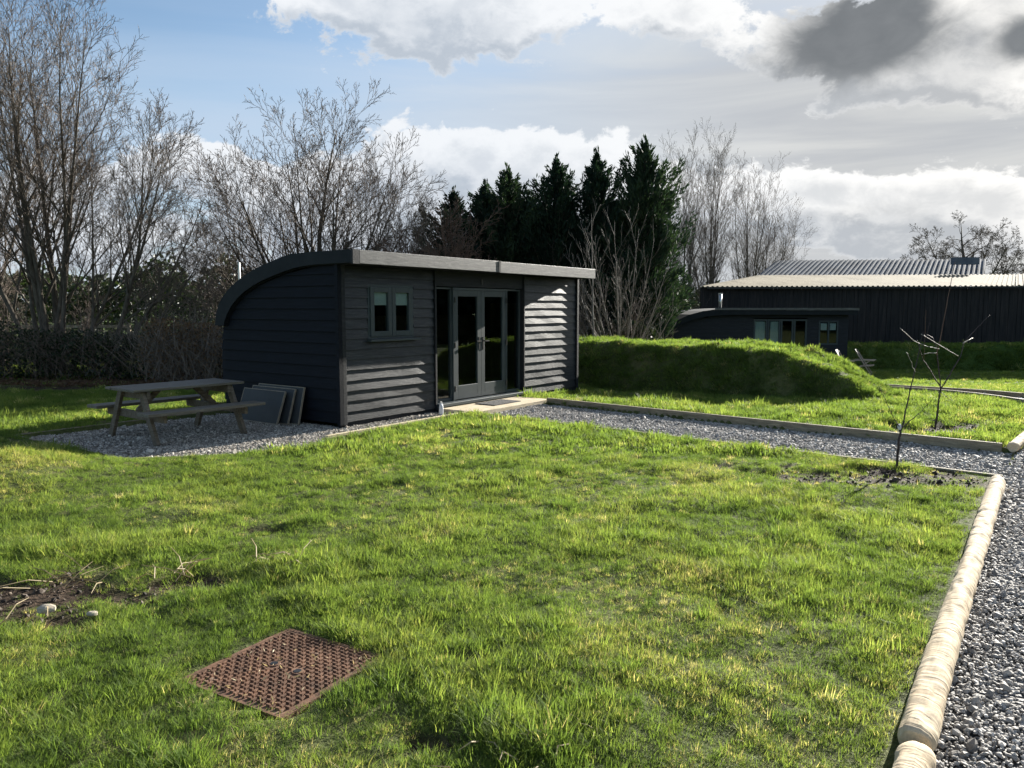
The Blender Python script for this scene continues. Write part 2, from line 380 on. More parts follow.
# ------------------------------------------------------------------ ground
def axis(lo, hi, step, far, n):
    a = np.arange(lo, hi+1e-6, step)
    g = np.geomspace(step*2, far, n)
    return np.concatenate([(lo-g)[::-1], a, hi+g])
gx = axis(-9, 12, .075, 600, 34); gy = axis(1.2, 19, .075, 600, 34)
X, Y = np.meshgrid(gx, gy)
Z = height(X, Y)
V = np.stack([X.ravel(), Y.ravel(), Z.ravel()], 1)
nx, ny = len(gx), len(gy)
i = (np.arange(ny-1)[:, None]*nx+np.arange(nx-1)[None]).ravel()
F = np.stack([i, i+1, i+nx+1, i+nx], 1)
g = npmesh('ground', V, F, M['ground'], smooth=True); tag(g, kind='structure')
at_ = g.data.attributes.new('soil', 'FLOAT', 'POINT'); at_.data.foreach_set('value', soil(X, Y).ravel().astype(np.float32))

def sheet(name, poly, z, mat):
    me = MB(); me.add([(p[0], p[1], z if not callable(z) else z(p[0], p[1])) for p in poly], [tuple(range(len(poly)))])
    return tag(me.build(name, mat), kind='structure')
sheet('gravel_path', PATH, -.040, M['gravel'])
sheet('gravel_drive', DRIVE[:2]+[(9.5, 12.9)]+[(13, 10.2)]+DRIVE[4:], -.036, M['gravel'])
sheet('gravel_patio', [PW(-3.1, 2.65), PW(-3.15, 0), PW(-2.2, -.72), PW(-1.3, -.98), PW(-.9, -.78), PW(2.1, -.72), PW(2.1, .2), PW(.1, .2), PW(.1, 2.65)], -.044, M['gravel'])
sheet('far_gravel_path', PATH2, lambda x, y: float(terrain(x, y))-.02, M['gravel'])

# ------------------------------------------------------------------ scatter by geometry nodes (stuff only)
def source(objs, cname):
    col = bpy.data.collections.new(cname)
    for o in objs:
        C.objects.unlink(o); col.objects.link(o)
    return col
def scatter(name, pts, rot, scl, idx, tint, col, label, cat):
    n = len(pts); me = bpy.data.meshes.new(name); me.vertices.add(n)
    me.vertices.foreach_set('co', np.asarray(pts, np.float32).ravel())
    for nm, ty, key, arr in (('rot', 'FLOAT_VECTOR', 'vector', rot), ('scl', 'FLOAT_VECTOR', 'vector', scl), ('idx', 'INT', 'value', idx), ('tint', 'FLOAT', 'value', tint)):
        a = me.attributes.new(nm, ty, 'POINT')
        a.data.foreach_set(key, np.asarray(arr, np.int32 if ty == 'INT' else np.float32).ravel())
    o = bpy.data.objects.new(name, me); C.objects.link(o)
    ng = bpy.data.node_groups.new(name, 'GeometryNodeTree')
    ng.interface.new_socket('Geometry', in_out='INPUT', socket_type='NodeSocketGeometry')
    ng.interface.new_socket('Geometry', in_out='OUTPUT', socket_type='NodeSocketGeometry')
    N = ng.nodes; L = ng.links
    gi = N.new('NodeGroupInput'); go = N.new('NodeGroupOutput')
    ip = N.new('GeometryNodeInstanceOnPoints'); ci = N.new('GeometryNodeCollectionInfo')
    ci.inputs['Collection'].default_value = col; ci.inputs['Separate Children'].default_value = True; ci.inputs['Reset Children'].default_value = True
    def na(nm, ty):
        x = N.new('GeometryNodeInputNamedAttribute'); x.data_type = ty; x.inputs['Name'].default_value = nm
        return x.outputs['Attribute']
    er = N.new('FunctionNodeEulerToRotation')
    L.new(na('rot', 'FLOAT_VECTOR'), er.inputs[0])
    L.new(gi.outputs[0], ip.inputs['Points']); L.new(ci.outputs[0], ip.inputs['Instance']); ip.inputs['Pick Instance'].default_value = True
    L.new(na('idx', 'INT'), ip.inputs['Instance Index']); L.new(er.outputs[0], ip.inputs['Rotation']); L.new(na('scl', 'FLOAT_VECTOR'), ip.inputs['Scale'])
    L.new(ip.outputs[0], go.inputs[0])
    md = o.modifiers.new('scatter', 'NODES'); md.node_group = ng
    return tag(o, label, cat, kind='stuff')

def blade(mb, x, y, a, h, w, bend, lean):
    ca, sa = math.cos(a), math.sin(a)
    pts = []
    n = 4
    for k in range(n):
        t = k/(n-1); r = lean*t+bend*t*t; z = h*(t-.28*bend/h*t*t if h else t)
        cx, cy = x+ca*r, y+sa*r; ww = w*(1-t**1.6)*.5
        if k < n-1: pts += [(cx-sa*ww, cy+ca*ww, z), (cx+sa*ww, cy-ca*ww, z)]
        else: pts += [(cx, cy, z)]
    mb.add(pts, [(0, 1, 3, 2), (2, 3, 5, 4), (4, 5, 6)])
def tuft(n, rad, h, w, seed, mat, spread=1.0):
    r = random.Random(seed); mb = MB()
    for _ in range(n):
        a = r.random()*6.283; d = rad*math.sqrt(r.random()); hh = h*r.uniform(.45, 1.15)
        blade(mb, d*math.cos(a), d*math.sin(a), r.random()*6.283 if r.random() < .5 else a, hh, w*r.uniform(.6, 1.3), hh*r.uniform(.1, .8)*spread, hh*r.uniform(0, .35)*spread)
    return mb.build('grass_tuft', mat)
near_t = [tuft(40, .058, .042, .0031, s, M['grass']) for s in range(5)] + [tuft(36, .045, .080, .0040, 50+s, M['grass'], .8) for s in range(3)] + [tuft(16, .06, .055, .0035, 80+s, M['grass'], 1.8) for s in range(2)]
NEAR = source(near_t, 'near_tufts')
far_t = [tuft(46, .12, .065, .009, 100+s, M['grass']) for s in range(4)] + [tuft(46, .11, .11, .010, 130+s, M['grass'], .8) for s in range(2)]
FAR = source(far_t, 'far_tufts')
rs = np.random.RandomState(11)
def in_view(x, y, m=1.6):
    return (np.abs(x) < y*.78+m)
def lawn_points(y0, y1, dens, xr=(-14, 24), hfac=1.0):
    n = int((xr[1]-xr[0])*(y1-y0)*dens)
    x = rs.uniform(*xr, n); y = rs.uniform(y0, y1, n)
    k = in_view(x, y); x, y = x[k], y[k]
    dz = zone(x, y)
    k = (dz > .04-.07*rs.rand(len(x))**3) & (sdf(x, y, PODF) > .03) & (sdf(x, y, SLAB) > .02) & (sdf(x, y, PATH2) > .22)
    dm = sdf(x, y, MHP); k &= dm > .045-.10*rs.rand(len(x))**2.5
    k &= ~((sdf(x, y, BERM) < -.15))
    # keep the round log free
    k &= ~((dz < .10) & (np.abs(sdf(x, y, DRIVE)) < .072) & (y < 7.6) & (x > .5))
    x, y = x[k], y[k]
    s = soil(x, y)
    thin = sst((fbm(x, y, 2.6, 31)-.64)*7)
    keep = rs.rand(len(x)) > np.maximum(s*.96, thin*.45)
    return x[keep], y[keep]
BERM = [(0, 19.7), (1.7, 18.2), (3.4, 16.3), (5.5, 14.2), (6.9, 13.9), (7.0, 14.8), (5.3, 17.0), (3.5, 19.9), (1.6, 21.6)]
def make_grass(name, x, y, col, nsh, ntall, base, label, z=None, wild=0):
    n = len(x)
    z = height(x, y) if z is None else z
    cl = fbm(x, y, 1.7, 41); cl2 = fbm(x, y, 6.0, 51, 2)
    dry = sst((fbm(x, y, 1.1, 61)-.50)*4)
    so = soil(x, y)
    s = base*(.70+.45*sst((cl-.3)*2.2)*(.55+.9*cl2))*rs.uniform(.7, 1.3, n)
    s = s*(1-.35*so)*(1-.25*dry)
    d = zone(x, y); s = s*(1-.45*np.exp(-(np.maximum(d, 0)/.16)**2))
    dm = sdf(x, y, MHP); s = s*(1-.45*np.exp(-(np.maximum(dm, 0)/.05)**2))
    tall = (rs.rand(n) < .06+.35*sst((cl2-.66)*5))
    idx = np.where(tall, nsh+rs.randint(0, ntall, n), rs.randint(0, nsh, n))
    extra = rs.rand(n) < .10+.35*dry
    if wild: idx = np.where(extra, nsh+ntall+rs.randint(0, wild, n), idx)
    tint = np.clip(.10+.48*sst((cl-.25)*1.9)+.30*dry*rs.rand(n)+rs.uniform(-.16, .16, n)-.32*sst((cl2-.58)*5), 0, .85)
    tint = np.clip(tint+.3*np.exp(-((x+5.2)**2+(y-7.5)**2)/1.2), 0, .85)  # yellow light painted into the grass tint around the rise at left
    tint = np.where(rs.rand(n) < .012+.15*dry+.18*so, rs.uniform(.85, 1.3, n), tint)
    rot = np.stack([rs.normal(0, .16, n), rs.normal(0, .16, n), rs.uniform(0, 6.283, n)], 1)
    scl = np.stack([s*rs.uniform(.9, 1.2, n), s*rs.uniform(.9, 1.2, n), s], 1)
    return scatter(name, np.stack([x, y, z-.004], 1), rot, scl, idx, tint, col, label, 'grass')
xa, ya = lawn_points(1.4, 5.2, 1050, (-6, 5)); xb, yb = lawn_points(5.2, 8.5, 620, (-9, 9))
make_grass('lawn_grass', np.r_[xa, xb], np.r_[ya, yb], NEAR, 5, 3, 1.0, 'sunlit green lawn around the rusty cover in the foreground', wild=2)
xa, ya = lawn_points(8.5, 15, 170, (-12, 13)); xb, yb = lawn_points(15, 34, 42, (-16, 26))
make_grass('lawn_grass', np.r_[xa, xb], np.r_[ya, yb], FAR, 4, 2, 1.0, 'lawn beyond the gravel path and behind the picnic table')

# ------------------------------------------------------------------ grass bank (mound)
def bank(name, spine, w, h, topw, mat, seed, endfade=1.2):
    # spine: list of (x, y, zbase, height factor)
    ns, nc = 90, 26
    P = np.array(spine, float); seg = np.r_[0, np.cumsum(np.hypot(*np.diff(P[:, :2], axis=0).T))]
    t = np.linspace(0, seg[-1], ns)
    cx, cy, cz, ch = [np.interp(t, seg, P[:, k]) for k in range(4)]
    tx, ty = np.gradient(cx), np.gradient(cy); ln = np.hypot(tx, ty); nxx, nyy = ty/ln, -tx/ln
    u = np.linspace(-1, 1, nc)
    prof = sst((1-np.abs(u))/(1-topw))**.8
    VX = cx[:, None]+nxx[:, None]*u[None]*w/2*(.35+.65*ch[:, None]**.5); VY = cy[:, None]+nyy[:, None]*u[None]*w/2*(.35+.65*ch[:, None]**.5)
    VZ = cz[:, None]-.05+(h*ch)[:, None]*prof[None]
    k = (fbm(VX, VY, 1.6, seed)-.5)*.20+(fbm(VX+VZ, VY-VZ, 5, seed+3, 2)-.5)*.14
    VZ = VZ+k*prof[None]*np.minimum(1, ch[:, None]*2)
    VX = VX+nxx[:, None]*(fbm(VX+VZ*1.3, VY, 3, seed+5)-.5)*.22*np.sign(u)[None]; VY = VY+nyy[:, None]*(fbm(VX, VY+VZ*1.3, 3, seed+7)-.5)*.22*np.sign(u)[None]
    Vv = np.stack([VX, VY, VZ], 2)
    i = (np.arange(ns-1)[:, None]*nc+np.arange(nc-1)[None]).ravel()
    Ff = np.stack([i, i+nc, i+nc+1, i+1], 1)
    o = npmesh(name, Vv.reshape(-1, 3), Ff, mat, smooth=True); tag(o, kind='structure')
    return Vv
def on_surface(Vv, n, seed):
    r = np.random.RandomState(seed)
    ns, nc = Vv.shape[:2]
    A = np.cross(Vv[1:, :-1]-Vv[:-1, :-1], Vv[:-1, 1:]-Vv[:-1, :-1]); ar = np.linalg.norm(A, axis=2)
    p = (ar/ar.sum()).ravel(); c = r.choice(len(p), n, p=p); ii, jj = c//(nc-1), c % (nc-1)
    a, b = r.rand(n, 1), r.rand(n, 1)
    q = Vv[ii, jj]*(1-a)*(1-b)+Vv[ii+1, jj]*a*(1-b)+Vv[ii, jj+1]*(1-a)*b+Vv[ii+1, jj+1]*a*b
    N = A[ii, jj]/ar[ii, jj][:, None]; N = N*np.sign(N[:, 2:3]+1e-6)
    return q, N
def bank_grass(name, Vv, n, seed, base, label, dark=0):
    q, N = on_surface(Vv, n, seed); r = np.random.RandomState(seed+1)
    D = N*.55+np.array([0, 0, .45]); D /= np.linalg.norm(D, axis=1)[:, None]; D += r.normal(0, .15, D.shape)
    th = np.arctan2(np.hypot(D[:, 0], D[:, 1]), D[:, 2]); ph = np.arctan2(D[:, 1], D[:, 0])
    # tilt about y by th then about z by ph
    rot = np.stack([np.zeros(n), th, ph], 1)
    s = base*r.uniform(.5, 1.4, n)*(.35+1.3*fbm(q[:, 0]*1.0+q[:, 2], q[:, 1], 2.6, seed))
    tint = np.clip(.22+.5*(fbm(q[:, 0]+q[:, 2], q[:, 1], 1.5, seed+4)-.2)+r.uniform(-.15, .15, n)-dark, 0, .8)
    tint = np.where(r.rand(n) < .06, r.uniform(.8, 1.1, n), tint)
    return scatter(name, q, rot, np.stack([s, s, s], 1), r.randint(0, 6, n), tint, FAR, label, 'grass')
B1 = bank('grass_mound', [(1.0, 20.6, -.30, 1.0), (2.6, 19.0, -.28, 1.04), (4.3, 17.1, -.16, .93), (5.2, 16.1, -.12, .86), (5.8, 15.5, -.10, .80), (6.3, 14.95, -.09, .62), (6.75, 14.45, -.08, .30), (7.15, 14.0, -.08, .03)], 2.7, 1.1, .62, M['ground'], 21)
bank_grass('mound_grass', B1, 5200, 5, .8, 'turf covering the long mound beyond the cabin', dark=.12)
B2 = bank('grass_bank', [(12.9, 32.2, -.8, .9), (16, 31.8, -.8, 1.0), (19, 31.2, -.8, 1.0), (23, 30.4, -.8, 1.1), (30, 29, -.8, 1.1)], 2.6, .98, .5, M['ground'], 41)
bank_grass('bank_grass', B2, 4200, 6, 1.2, 'rough turf on the bank below the barn wall', dark=.15)

# ------------------------------------------------------------------ gravel stones
def pebble(seed, mat):
    r = random.Random(seed); mb = MB()
    import bmesh
    bm = bmesh.new(); bmesh.ops.create_icosphere(bm, subdivisions=1, radius=1)
    ax = (r.uniform(.75, 1.25), r.uniform(.55, 1.0), r.uniform(.4, .7))
    for v in bm.verts:
        k = r.uniform(.72, 1.18); v.co = Vector((v.co.x*ax[0]*k, v.co.y*ax[1]*k, v.co.z*ax[2]*k))
    me = bpy.data.meshes.new('pebble'); bm.to_mesh(me); bm.free(); me.materials.append(mat)
    o = bpy.data.objects.new('pebble', me); C.objects.link(o); return o
PEB = source([pebble(s, M['pebble']) for s in range(8)], 'pebbles')
PEBW = source([pebble(40+s, M['pebble_warm']) for s in range(8)], 'warm_pebbles')
def gravel(name, poly, dens, size, z0, col, label, ymin=1.8, ymax=30, zf=None, inset=.02, bb=None):
    px = [p[0] for p in poly]; py = [p[1] for p in poly]
    x0, x1, y0, y1 = bb or (min(px), max(px), max(ymin, min(py)), min(ymax, max(py)))
    n = int((x1-x0)*(y1-y0)*dens); x = rs.uniform(x0, x1, n); y = rs.uniform(y0, y1, n)
    k = (sdf(x, y, poly) < -inset) & in_view(x, y, .5) & (sdf(x, y, SLAB) > .0) & (sdf(x, y, PODF) > 0)
    x, y = x[k], y[k]; n = len(x)
    s = size*np.exp(rs.normal(0, .38, n))
    z = z0+rs.uniform(-.1, .5, n)*s*.6+(fbm(x, y, 2.5, 77)-.5)*.025
    if zf is not None: z = z+zf(x, y)
    rot = np.stack([rs.normal(0, .5, n), rs.normal(0, .5, n), rs.uniform(0, 6.283, n)], 1)
    return scatter(name, np.stack([x, y, z], 1), rot, np.stack([s, s, s], 1), rs.randint(0, 8, n), rs.rand(n), col, label, 'gravel')
gravel('path_gravel', PATH, 2600, .0115, -.036, PEB, 'grey crushed stone filling the path to the cabin door')
gravel('drive_gravel', DRIVE, 4200, .0098, -.032, PEB, 'blue grey gravel to the right of the long pale log', bb=(.5, 8.5, 1.8, 6.2))
gravel('drive_gravel', DRIVE, 1700, .0140, -.032, PEB, 'grey gravel where the drive meets the path', bb=(3, 12, 6.2, 13))
gravel('patio_gravel', PATIO, 2600, .0115, -.040, PEBW, 'buff grey gravel under the picnic table', inset=-.03)
gravel('far_path_gravel', PATH2, 300, .03, 0, PEB, 'strip of gravel on the far lawn beyond the saplings', zf=lambda x, y: terrain(x, y)-.02)

# ------------------------------------------------------------------ timber edging and logs
def edging(a, b, w, h, z, mat, label, group='timber edging along the gravel'):
    a = Vector(a); b = Vector(b); L = (b-a).length
    mb = MB(); n = 12
    o = empty('timber_edging', (a.x, a.y, 0), math.atan2((b-a).y, (b-a).x), label, 'edging', group)
    cuts = [0]; 
    while L-cuts[-1] > 3.2: cuts.append(cuts[-1]+2.4)
    cuts.append(L)
    for k in range(len(cuts)-1):
        mb = MB(); dz = rnd.uniform(-.006, .006); dy = rnd.uniform(-.006, .006)
        mb.bx(cuts[k]+.002, cuts[k+1]-.002, dy-w/2, dy+w/2, z-h+dz, z+dz)
        mb.build('board', mat, o, bevel=.004)
    return o
edging((-.66, 12.0, 0), (4.78, 7.36, 0), .045, .13, .03, M['edging'], 'low timber board along the near edge of the gravel path')
edging((.62, 13.42, 0), (5.72, 8.86, 0), .05, .16, .085, M['edging'], 'timber board along the far edge of the gravel path')
edging(PW(-.9, -.74), PW(2.0, -.74), .05, .13, .045, M['pale_edging'], 'pale timber strip between the lawn and the cabin front')
edging(PW(-3.12, .3), PW(-3.12, 2.65), .04, .12, .02, M['edging'], 'thin timber board at the left end of the patio')
edging(PW(-3.1, 2.69), PW(-.05, 2.69), .04, .12, .02, M['edging'], 'thin timber board behind the picnic table')
def edge_slope(a, b, label):
    o = empty('timber_edging', (0, 0, 0), 0, label, 'edging', 'timber edging along the gravel')
    mb = MB(); n = 8
    for k in range(n):
        p = Vector(a).lerp(Vector(b), k/n); q = Vector(a).lerp(Vector(b), (k+1)/n)
        p.z = float(terrain(p.x, p.y))+.02; q.z = float(terrain(q.x, q.y))+.02
        mb.beam(p, q, .06, .16)
    mb.build('board', M['edging'], o)
edge_slope((10.95, 23.6, 0), (10.03, 15.0, 0), 'timber board on the far side of the distant gravel strip')
edge_slope((9.90, 20.5, 0), (8.92, 13.3, 0), 'timber board on the near side of the distant gravel strip')

def log(a, b, r, label, seed, cat='log'):
    a = Vector(a); b = Vector(b); L = (b-a).length; rr = random.Random(seed)
    o = empty('peeled_log', a, math.atan2((b-a).y, (b-a).x), label, cat, 'peeled logs edging the drive')
    n = int(L/.02); k = 36; mb = MB(); vs = []; fs = []
    ph = [rr.uniform(0, 6.28) for _ in range(6)]
    def rad(x, a_):
        q = r*(1+.035*math.sin(x*1.3+ph[0])+.02*math.sin(x*3.1+ph[1]))
        q += .005*abs(math.sin(x*11+math.sin(a_*2+ph[2])*2.5+ph[3]))*math.cos(a_*3+ph[4]+x*2)
        q -= .009*max(0, float(vn(x*9+50, a_*1.5, 1.0, seed))-.5)*2
        if x < .05: q *= .80+.20*math.sqrt(max(0, x/.05))
        if L-x < .05: q *= .80+.20*math.sqrt(max(0, (L-x)/.05))
        return q
    for i_ in range(n+1):
        x = L*i_/n
        cy = .010*math.sin(x*.9+ph[5]); cz = .006*math.sin(x*1.4+ph[0])
        for j in range(k):
            a_ = 2*math.pi*j/k; q = rad(x, a_); vs.append((x, cy+q*math.cos(a_), cz+q*math.sin(a_)))
    for i_ in range(n):
        for j in range(k): fs.append((i_*k+j, i_*k+(j+1) % k, (i_+1)*k+(j+1) % k, (i_+1)*k+j))
    fs.append(tuple(range(k))[::-1]); fs.append(tuple(range(n*k, (n+1)*k)))
    mb.add(vs, fs); ob = mb.build('round_timber', M['log'], o, smooth=True)
    ob.data.polygons[-1].use_smooth = False; ob.data.polygons[-2].use_smooth = False
    return o
log((1.485, 2.68, .042), (4.50, 7.02, .042), .065, 'long pale peeled log between the lawn and the drive', 3)
log((.20, .92, .045), (1.462, 2.645, .042), .065, 'short peeled log butted to the near end of the long one', 4)
log((5.80, 8.80, .042), (8.9, 12.36, .042), .066, 'pale peeled log at the right, beyond the gravel path', 5)

# ------------------------------------------------------------------ manhole cover
o = empty('manhole_cover', (MH[0], MH[1], .004), MHR, 'rusty brown cast iron access cover set in the lawn', 'manhole cover')
mb = MB(); mb.bx(-.322, .322, -.322, -.303, -.05, .008); mb.bx(-.322, .322, .303, .322, -.05, .008); mb.bx(-.322, -.303, -.3025, .3025, -.05, .008); mb.bx(.303, .322, -.3025, .3025, -.05, .008)
mb.build('frame', M['rust'], o)
mb = MB(); mb.bx(-.3, .3, -.3, .3, -.03, .006)
mb.build('plate', M['rust'], o)
mb = MB(); N_ = 21
for a in range(N_):
    for b in range(N_):
        x = -.278+.556*a/(N_-1); y = -.278+.556*b/(N_-1)
        if (abs(x) < .03 and min(abs(y-.075), abs(y+.075)) < .034): continue
        rz = math.pi/2*((a+b) % 2)+R(4)
        mb.box((x, y, .0105), (.0215+rnd.uniform(-.002, .002), .0085, .010), (0, 0, rz+rnd.uniform(-.06, .06)))
mb.build('raised_tread', M['rust'], o)
for y in (-.075, .075):
    k = MB(); k.tube([Vector((0, y, .004)), Vector((0, y, .011))], [.030, .027], 16); kh = k.build('keyhole_ring', M['rust'], o)
    k = MB(); k.tube([Vector((0, y, .011)), Vector((0, y, .0125))], [.018, .018], 14); k.build('hole', M['black_metal'], kh)

# ------------------------------------------------------------------ cabin
def cabin():
    L = 6.4
    o = empty('cabin', (AX, AY, 0), PR, 'black timber cabin with curved roof behind the picnic table', 'cabin')
    outer = [(-.38, 2.425), (.3, 2.425), (.6, 2.42), (.85, 2.415), (1.07, 2.38), (1.43, 2.30), (1.7, 2.23), (1.95, 2.15), (2.2, 2.04), (2.42, 1.92), (2.58, 1.80), (2.70, 1.67), (2.77, 1.54), (2.80, 1.36)]
    inner = [(-.38, 2.25), (.37, 2.245), (.62, 2.23), (.8, 2.21), (1.05, 2.165), (1.3, 2.11), (1.55, 2.05), (1.8, 1.97), (2.02, 1.88), (2.2, 1.78), (2.36, 1.66), (2.47, 1.54), (2.54, 1.44), (2.57, 1.36)]
    prof = outer+inner[::-1]
    n = len(outer)
    def sweep(name, x0, x1, mat, off=0.0):
        mb = MB(); vs = [(x0, p[0], p[1]+off) for p in prof]+[(x1, p[0], p[1]+off) for p in prof]
        m = len(prof); fs = [(i_, (i_+1) % m, m+(i_+1) % m, m+i_) for i_ in range(m)]
        for q in (0, m):
            for i_ in range(n-1):
                f = (q+i_, q+i_+1, q+m-2-i_, q+m-1-i_); fs.append(f if q else f[::-1])
        mb.add(vs, fs); return mb.build(name, mat, o)
    sweep('roof', -.055, 6.42, M['roofing'])
    sweep('curved_bargeboard', -.105, -.058, M['roofing'], .012)
    sweep('curved_bargeboard', 6.423, 6.465, M['roofing'], .012)
    # flue / aerial on the curve
    mb = MB(); mb.tube([Vector((.25, 2.62, 1.7)), Vector((.25, 2.62, 2.38))], [.018, .018], 8); mb.build('vent_pipe', M['silver'], o)
    mb = MB(); mb.bx(.02, 3.2, -.425, -.383, 2.25, 2.435); mb.build('fascia', M['fascia'], o, bevel=.004)
    mb = MB(); mb.bx(3.205, 6.45, -.415, -.383, 2.242, 2.430); mb.build('fascia', M['fascia'], o, bevel=.004)
    mb = MB(); mb.bx(-.105, .017, -.425, -.383, 2.245, 2.440); mb.build('fascia_end', M['black_wood'], o)
    mb = MB(); mb.bx(3.17, 3.215, -.432, -.4255, 2.247, 2.438); mb.build('joint_plate', M['black_metal'], o)
    r = random.Random(5)
    def boards(mb, x0, x1, z0, z1, ph=0):     # feather edge boards facing -y
        e = .147; i_ = 0; z = .03
        while z < 2.24:
            b0, b1 = max(z, z0), min(z+.162, z1)
            if b1-b0 > .02 and z+e > z0+.005:
                bot = -.034-r.uniform(0, .005); top = -.012
                yb = bot if b0 == z else bot+(top-bot)*(b0-z)/.162
                yt = top if b1 == z+.162 else bot+(top-bot)*(b1-z)/.162
                ns = max(2, int((x1-x0)/.35)); w = [r.uniform(-.003, .003) for _ in range(ns+1)]; ww = [r.uniform(-.004, .004) for _ in range(ns+1)]
                vs = []
                for k in range(ns+1):
                    x = x0+(x1-x0)*k/ns
                    vs += [(x, yb+w[k], b0+ww[k]), (x, yt, b1), (x, 0, b1), (x, 0, b0+ww[k])]
                fs = [(0, 1, 2, 3)]+[(ns*4+3, ns*4+2, ns*4+1, ns*4)]
                for k in range(ns):
                    for q in range(4): fs.append((k*4+q, (k+1)*4+q, (k+1)*4+(q+1) % 4, k*4+(q+1) % 4)[::-1])
                mb.add(vs, fs)
            z += e; i_ += 1
    mb = MB()
    boards(mb, .07, 1.96, 0, 1.165); boards(mb, .07, .53, 1.1655, 1.99); boards(mb, 1.48, 1.96, 1.1655, 1.99); boards(mb, .07, 1.96, 1.9905, 2.24)
    mb.build('front_boards', M['front_wood'], o)
    mb = MB(); boards(mb, 4.47, 6.33, 0, 2.24); mb.build('front_boards', M['front_wood'], o)
    mb = MB(); mb.bx(2.0, 4.44, -.02, -.001, 2.0, 2.24); mb.build('head_board', M['black_wood'], o)
    mb = MB()
    for x0, x1 in ((0, .067), (6.333, 6.4)): mb = MB(); mb.bx(x0, x1, -.065, -.001, 0, 2.245); mb.build('corner_post', M['black_wood'], o, bevel=.003)
    mb = MB(); mb.bx(1.963, 1.999, -.055, .14, .0, 2.245); mb.build('door_jamb', M['black_wood'], o); mb = MB(); mb.bx(4.441, 4.468, -.055, .14, .0, 2.245); mb.build('door_jamb', M['black_wood'], o)
    mb = MB(); mb.bx(-.068, -.003, -.065, .0, 0, 2.245); mb.build('corner_post', M['end_wood'], o, bevel=.003)
    # wall body behind the boards, open at door and window
    mb = MB()
    y0, y1 = .002, .06
    mb.bx(.0, .53, y0, y1, 0, 2.24); mb.bx(1.48, 1.96, y0, y1, 0, 2.24); mb.bx(.531, 1.479, y0, y1, 0, 1.19); mb.bx(.531, 1.479, y0, y1, 1.99, 2.24)
    mb.bx(2.0, 4.44, y0, y1, 2.0, 2.24); mb.bx(4.47, 6.4, y0, y1, 0, 2.24)
    mb.bx(0, 6.4, 2.60, 2.65, 0, 1.4)
    mb.build('wall', M['end_wood'], o)
    # end wall boards facing -x with the curved outline
    def bmax(z):
        if z <= 1.36: return 2.66+.09*math.sin(math.pi*z/1.5)
        for k in range(len(inner)-1):
            (b0, z0), (b1, z1) = inner[k], inner[k+1]
            if z0 >= z >= z1: return b0+(b1-b0)*(z0-z)/(z0-z1+1e-9)
        return .3
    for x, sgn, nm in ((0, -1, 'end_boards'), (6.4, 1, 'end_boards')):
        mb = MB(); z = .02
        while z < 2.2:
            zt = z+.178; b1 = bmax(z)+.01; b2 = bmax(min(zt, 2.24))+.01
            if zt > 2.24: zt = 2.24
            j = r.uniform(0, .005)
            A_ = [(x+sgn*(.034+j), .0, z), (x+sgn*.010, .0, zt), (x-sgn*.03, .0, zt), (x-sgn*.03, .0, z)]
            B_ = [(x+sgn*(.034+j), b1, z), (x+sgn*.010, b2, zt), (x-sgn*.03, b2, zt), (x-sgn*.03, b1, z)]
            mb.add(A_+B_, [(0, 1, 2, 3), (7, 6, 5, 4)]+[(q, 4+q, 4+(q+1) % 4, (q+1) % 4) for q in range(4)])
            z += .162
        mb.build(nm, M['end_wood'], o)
    # interior
    mb = MB(); mb.bx(.05, 6.35, .07, 2.5, .06, .10); mb.build('floor', M['lining'], o)
    mb = MB(); mb.bx(.06, 6.34, 2.46, 2.50, .1, 1.5); mb.bx(.031, .05, .07, 2.2, .1, 1.75); mb.bx(6.35, 6.369, .07, 2.2, .1, 1.75); mb.build('interior_wall', M['lining'], o)
    # window
    w = MB(); x0, x1, z0, z1 = .53, 1.48, 1.195, 1.99
    yf, yb = -.045, .03; t = .06; c = (x0+x1)/2
    def frame(mb, x0, x1, z0, z1, yf, yb, t, tb=None):
        tb = tb or t
        mb.bx(x0, x0+t, yf, yb, z0, z1); mb.bx(x1-t, x1, yf, yb, z0, z1)
        mb.bx(x0+t+.0005, x1-t-.0005, yf, yb, z1-t, z1); mb.bx(x0+t+.0005, x1-t-.0005, yf, yb, z0, z0+tb)
    frame(w, x0, x1, z0, z1, -.03, .03, .035)
    wo = w.build('window', M['frame'], o)
    for a, b in ((x0+.037, c-.004), (c+.004, x1-.037)):
        k = MB(); frame(k, a, b, z0+.037, z1-.037, -.048, .02, .075); k.build('frame', M['frame'], wo, bevel=.003)
        k = MB(); k.bx(a+.07, b-.07, -.012, -.008, z0+.1, z1-.1); k.build('pane', M['glass'], wo)
        k = MB(); k.bx(a+.072, b-.072, -.004, 0, z1-.30, z1-.112); k.build('blind', M['blind'], wo)
    k = MB(); k.bx(x0-.02, x1+.09, -.11, .0, z0-.035, z0-.003); k.build('sill', M['frame'], wo, bevel=.004)
    # sidelights and doors, set back in the opening
    for a, b in ((2.0, 2.47), (3.985, 4.44)):
        k = MB(); frame(k, a, b, .10, 1.985, .035, .10, .028, .05); so_ = k.build('side_window', M['frame'], o, bevel=.002)
        k = MB(); k.bx(a+.026, b-.026, .060, .064, .148, 1.96); k.build('pane', M['glass'], so_)
    k = MB(); k.bx(2.472, 2.50, .0, .10, .1, 1.985); k.bx(3.955, 3.983, .0, .10, .1, 1.985); k.bx(2.5005, 3.9545, .0, .10, 1.945, 1.985); k.build('door_frame', M['frame'], o)
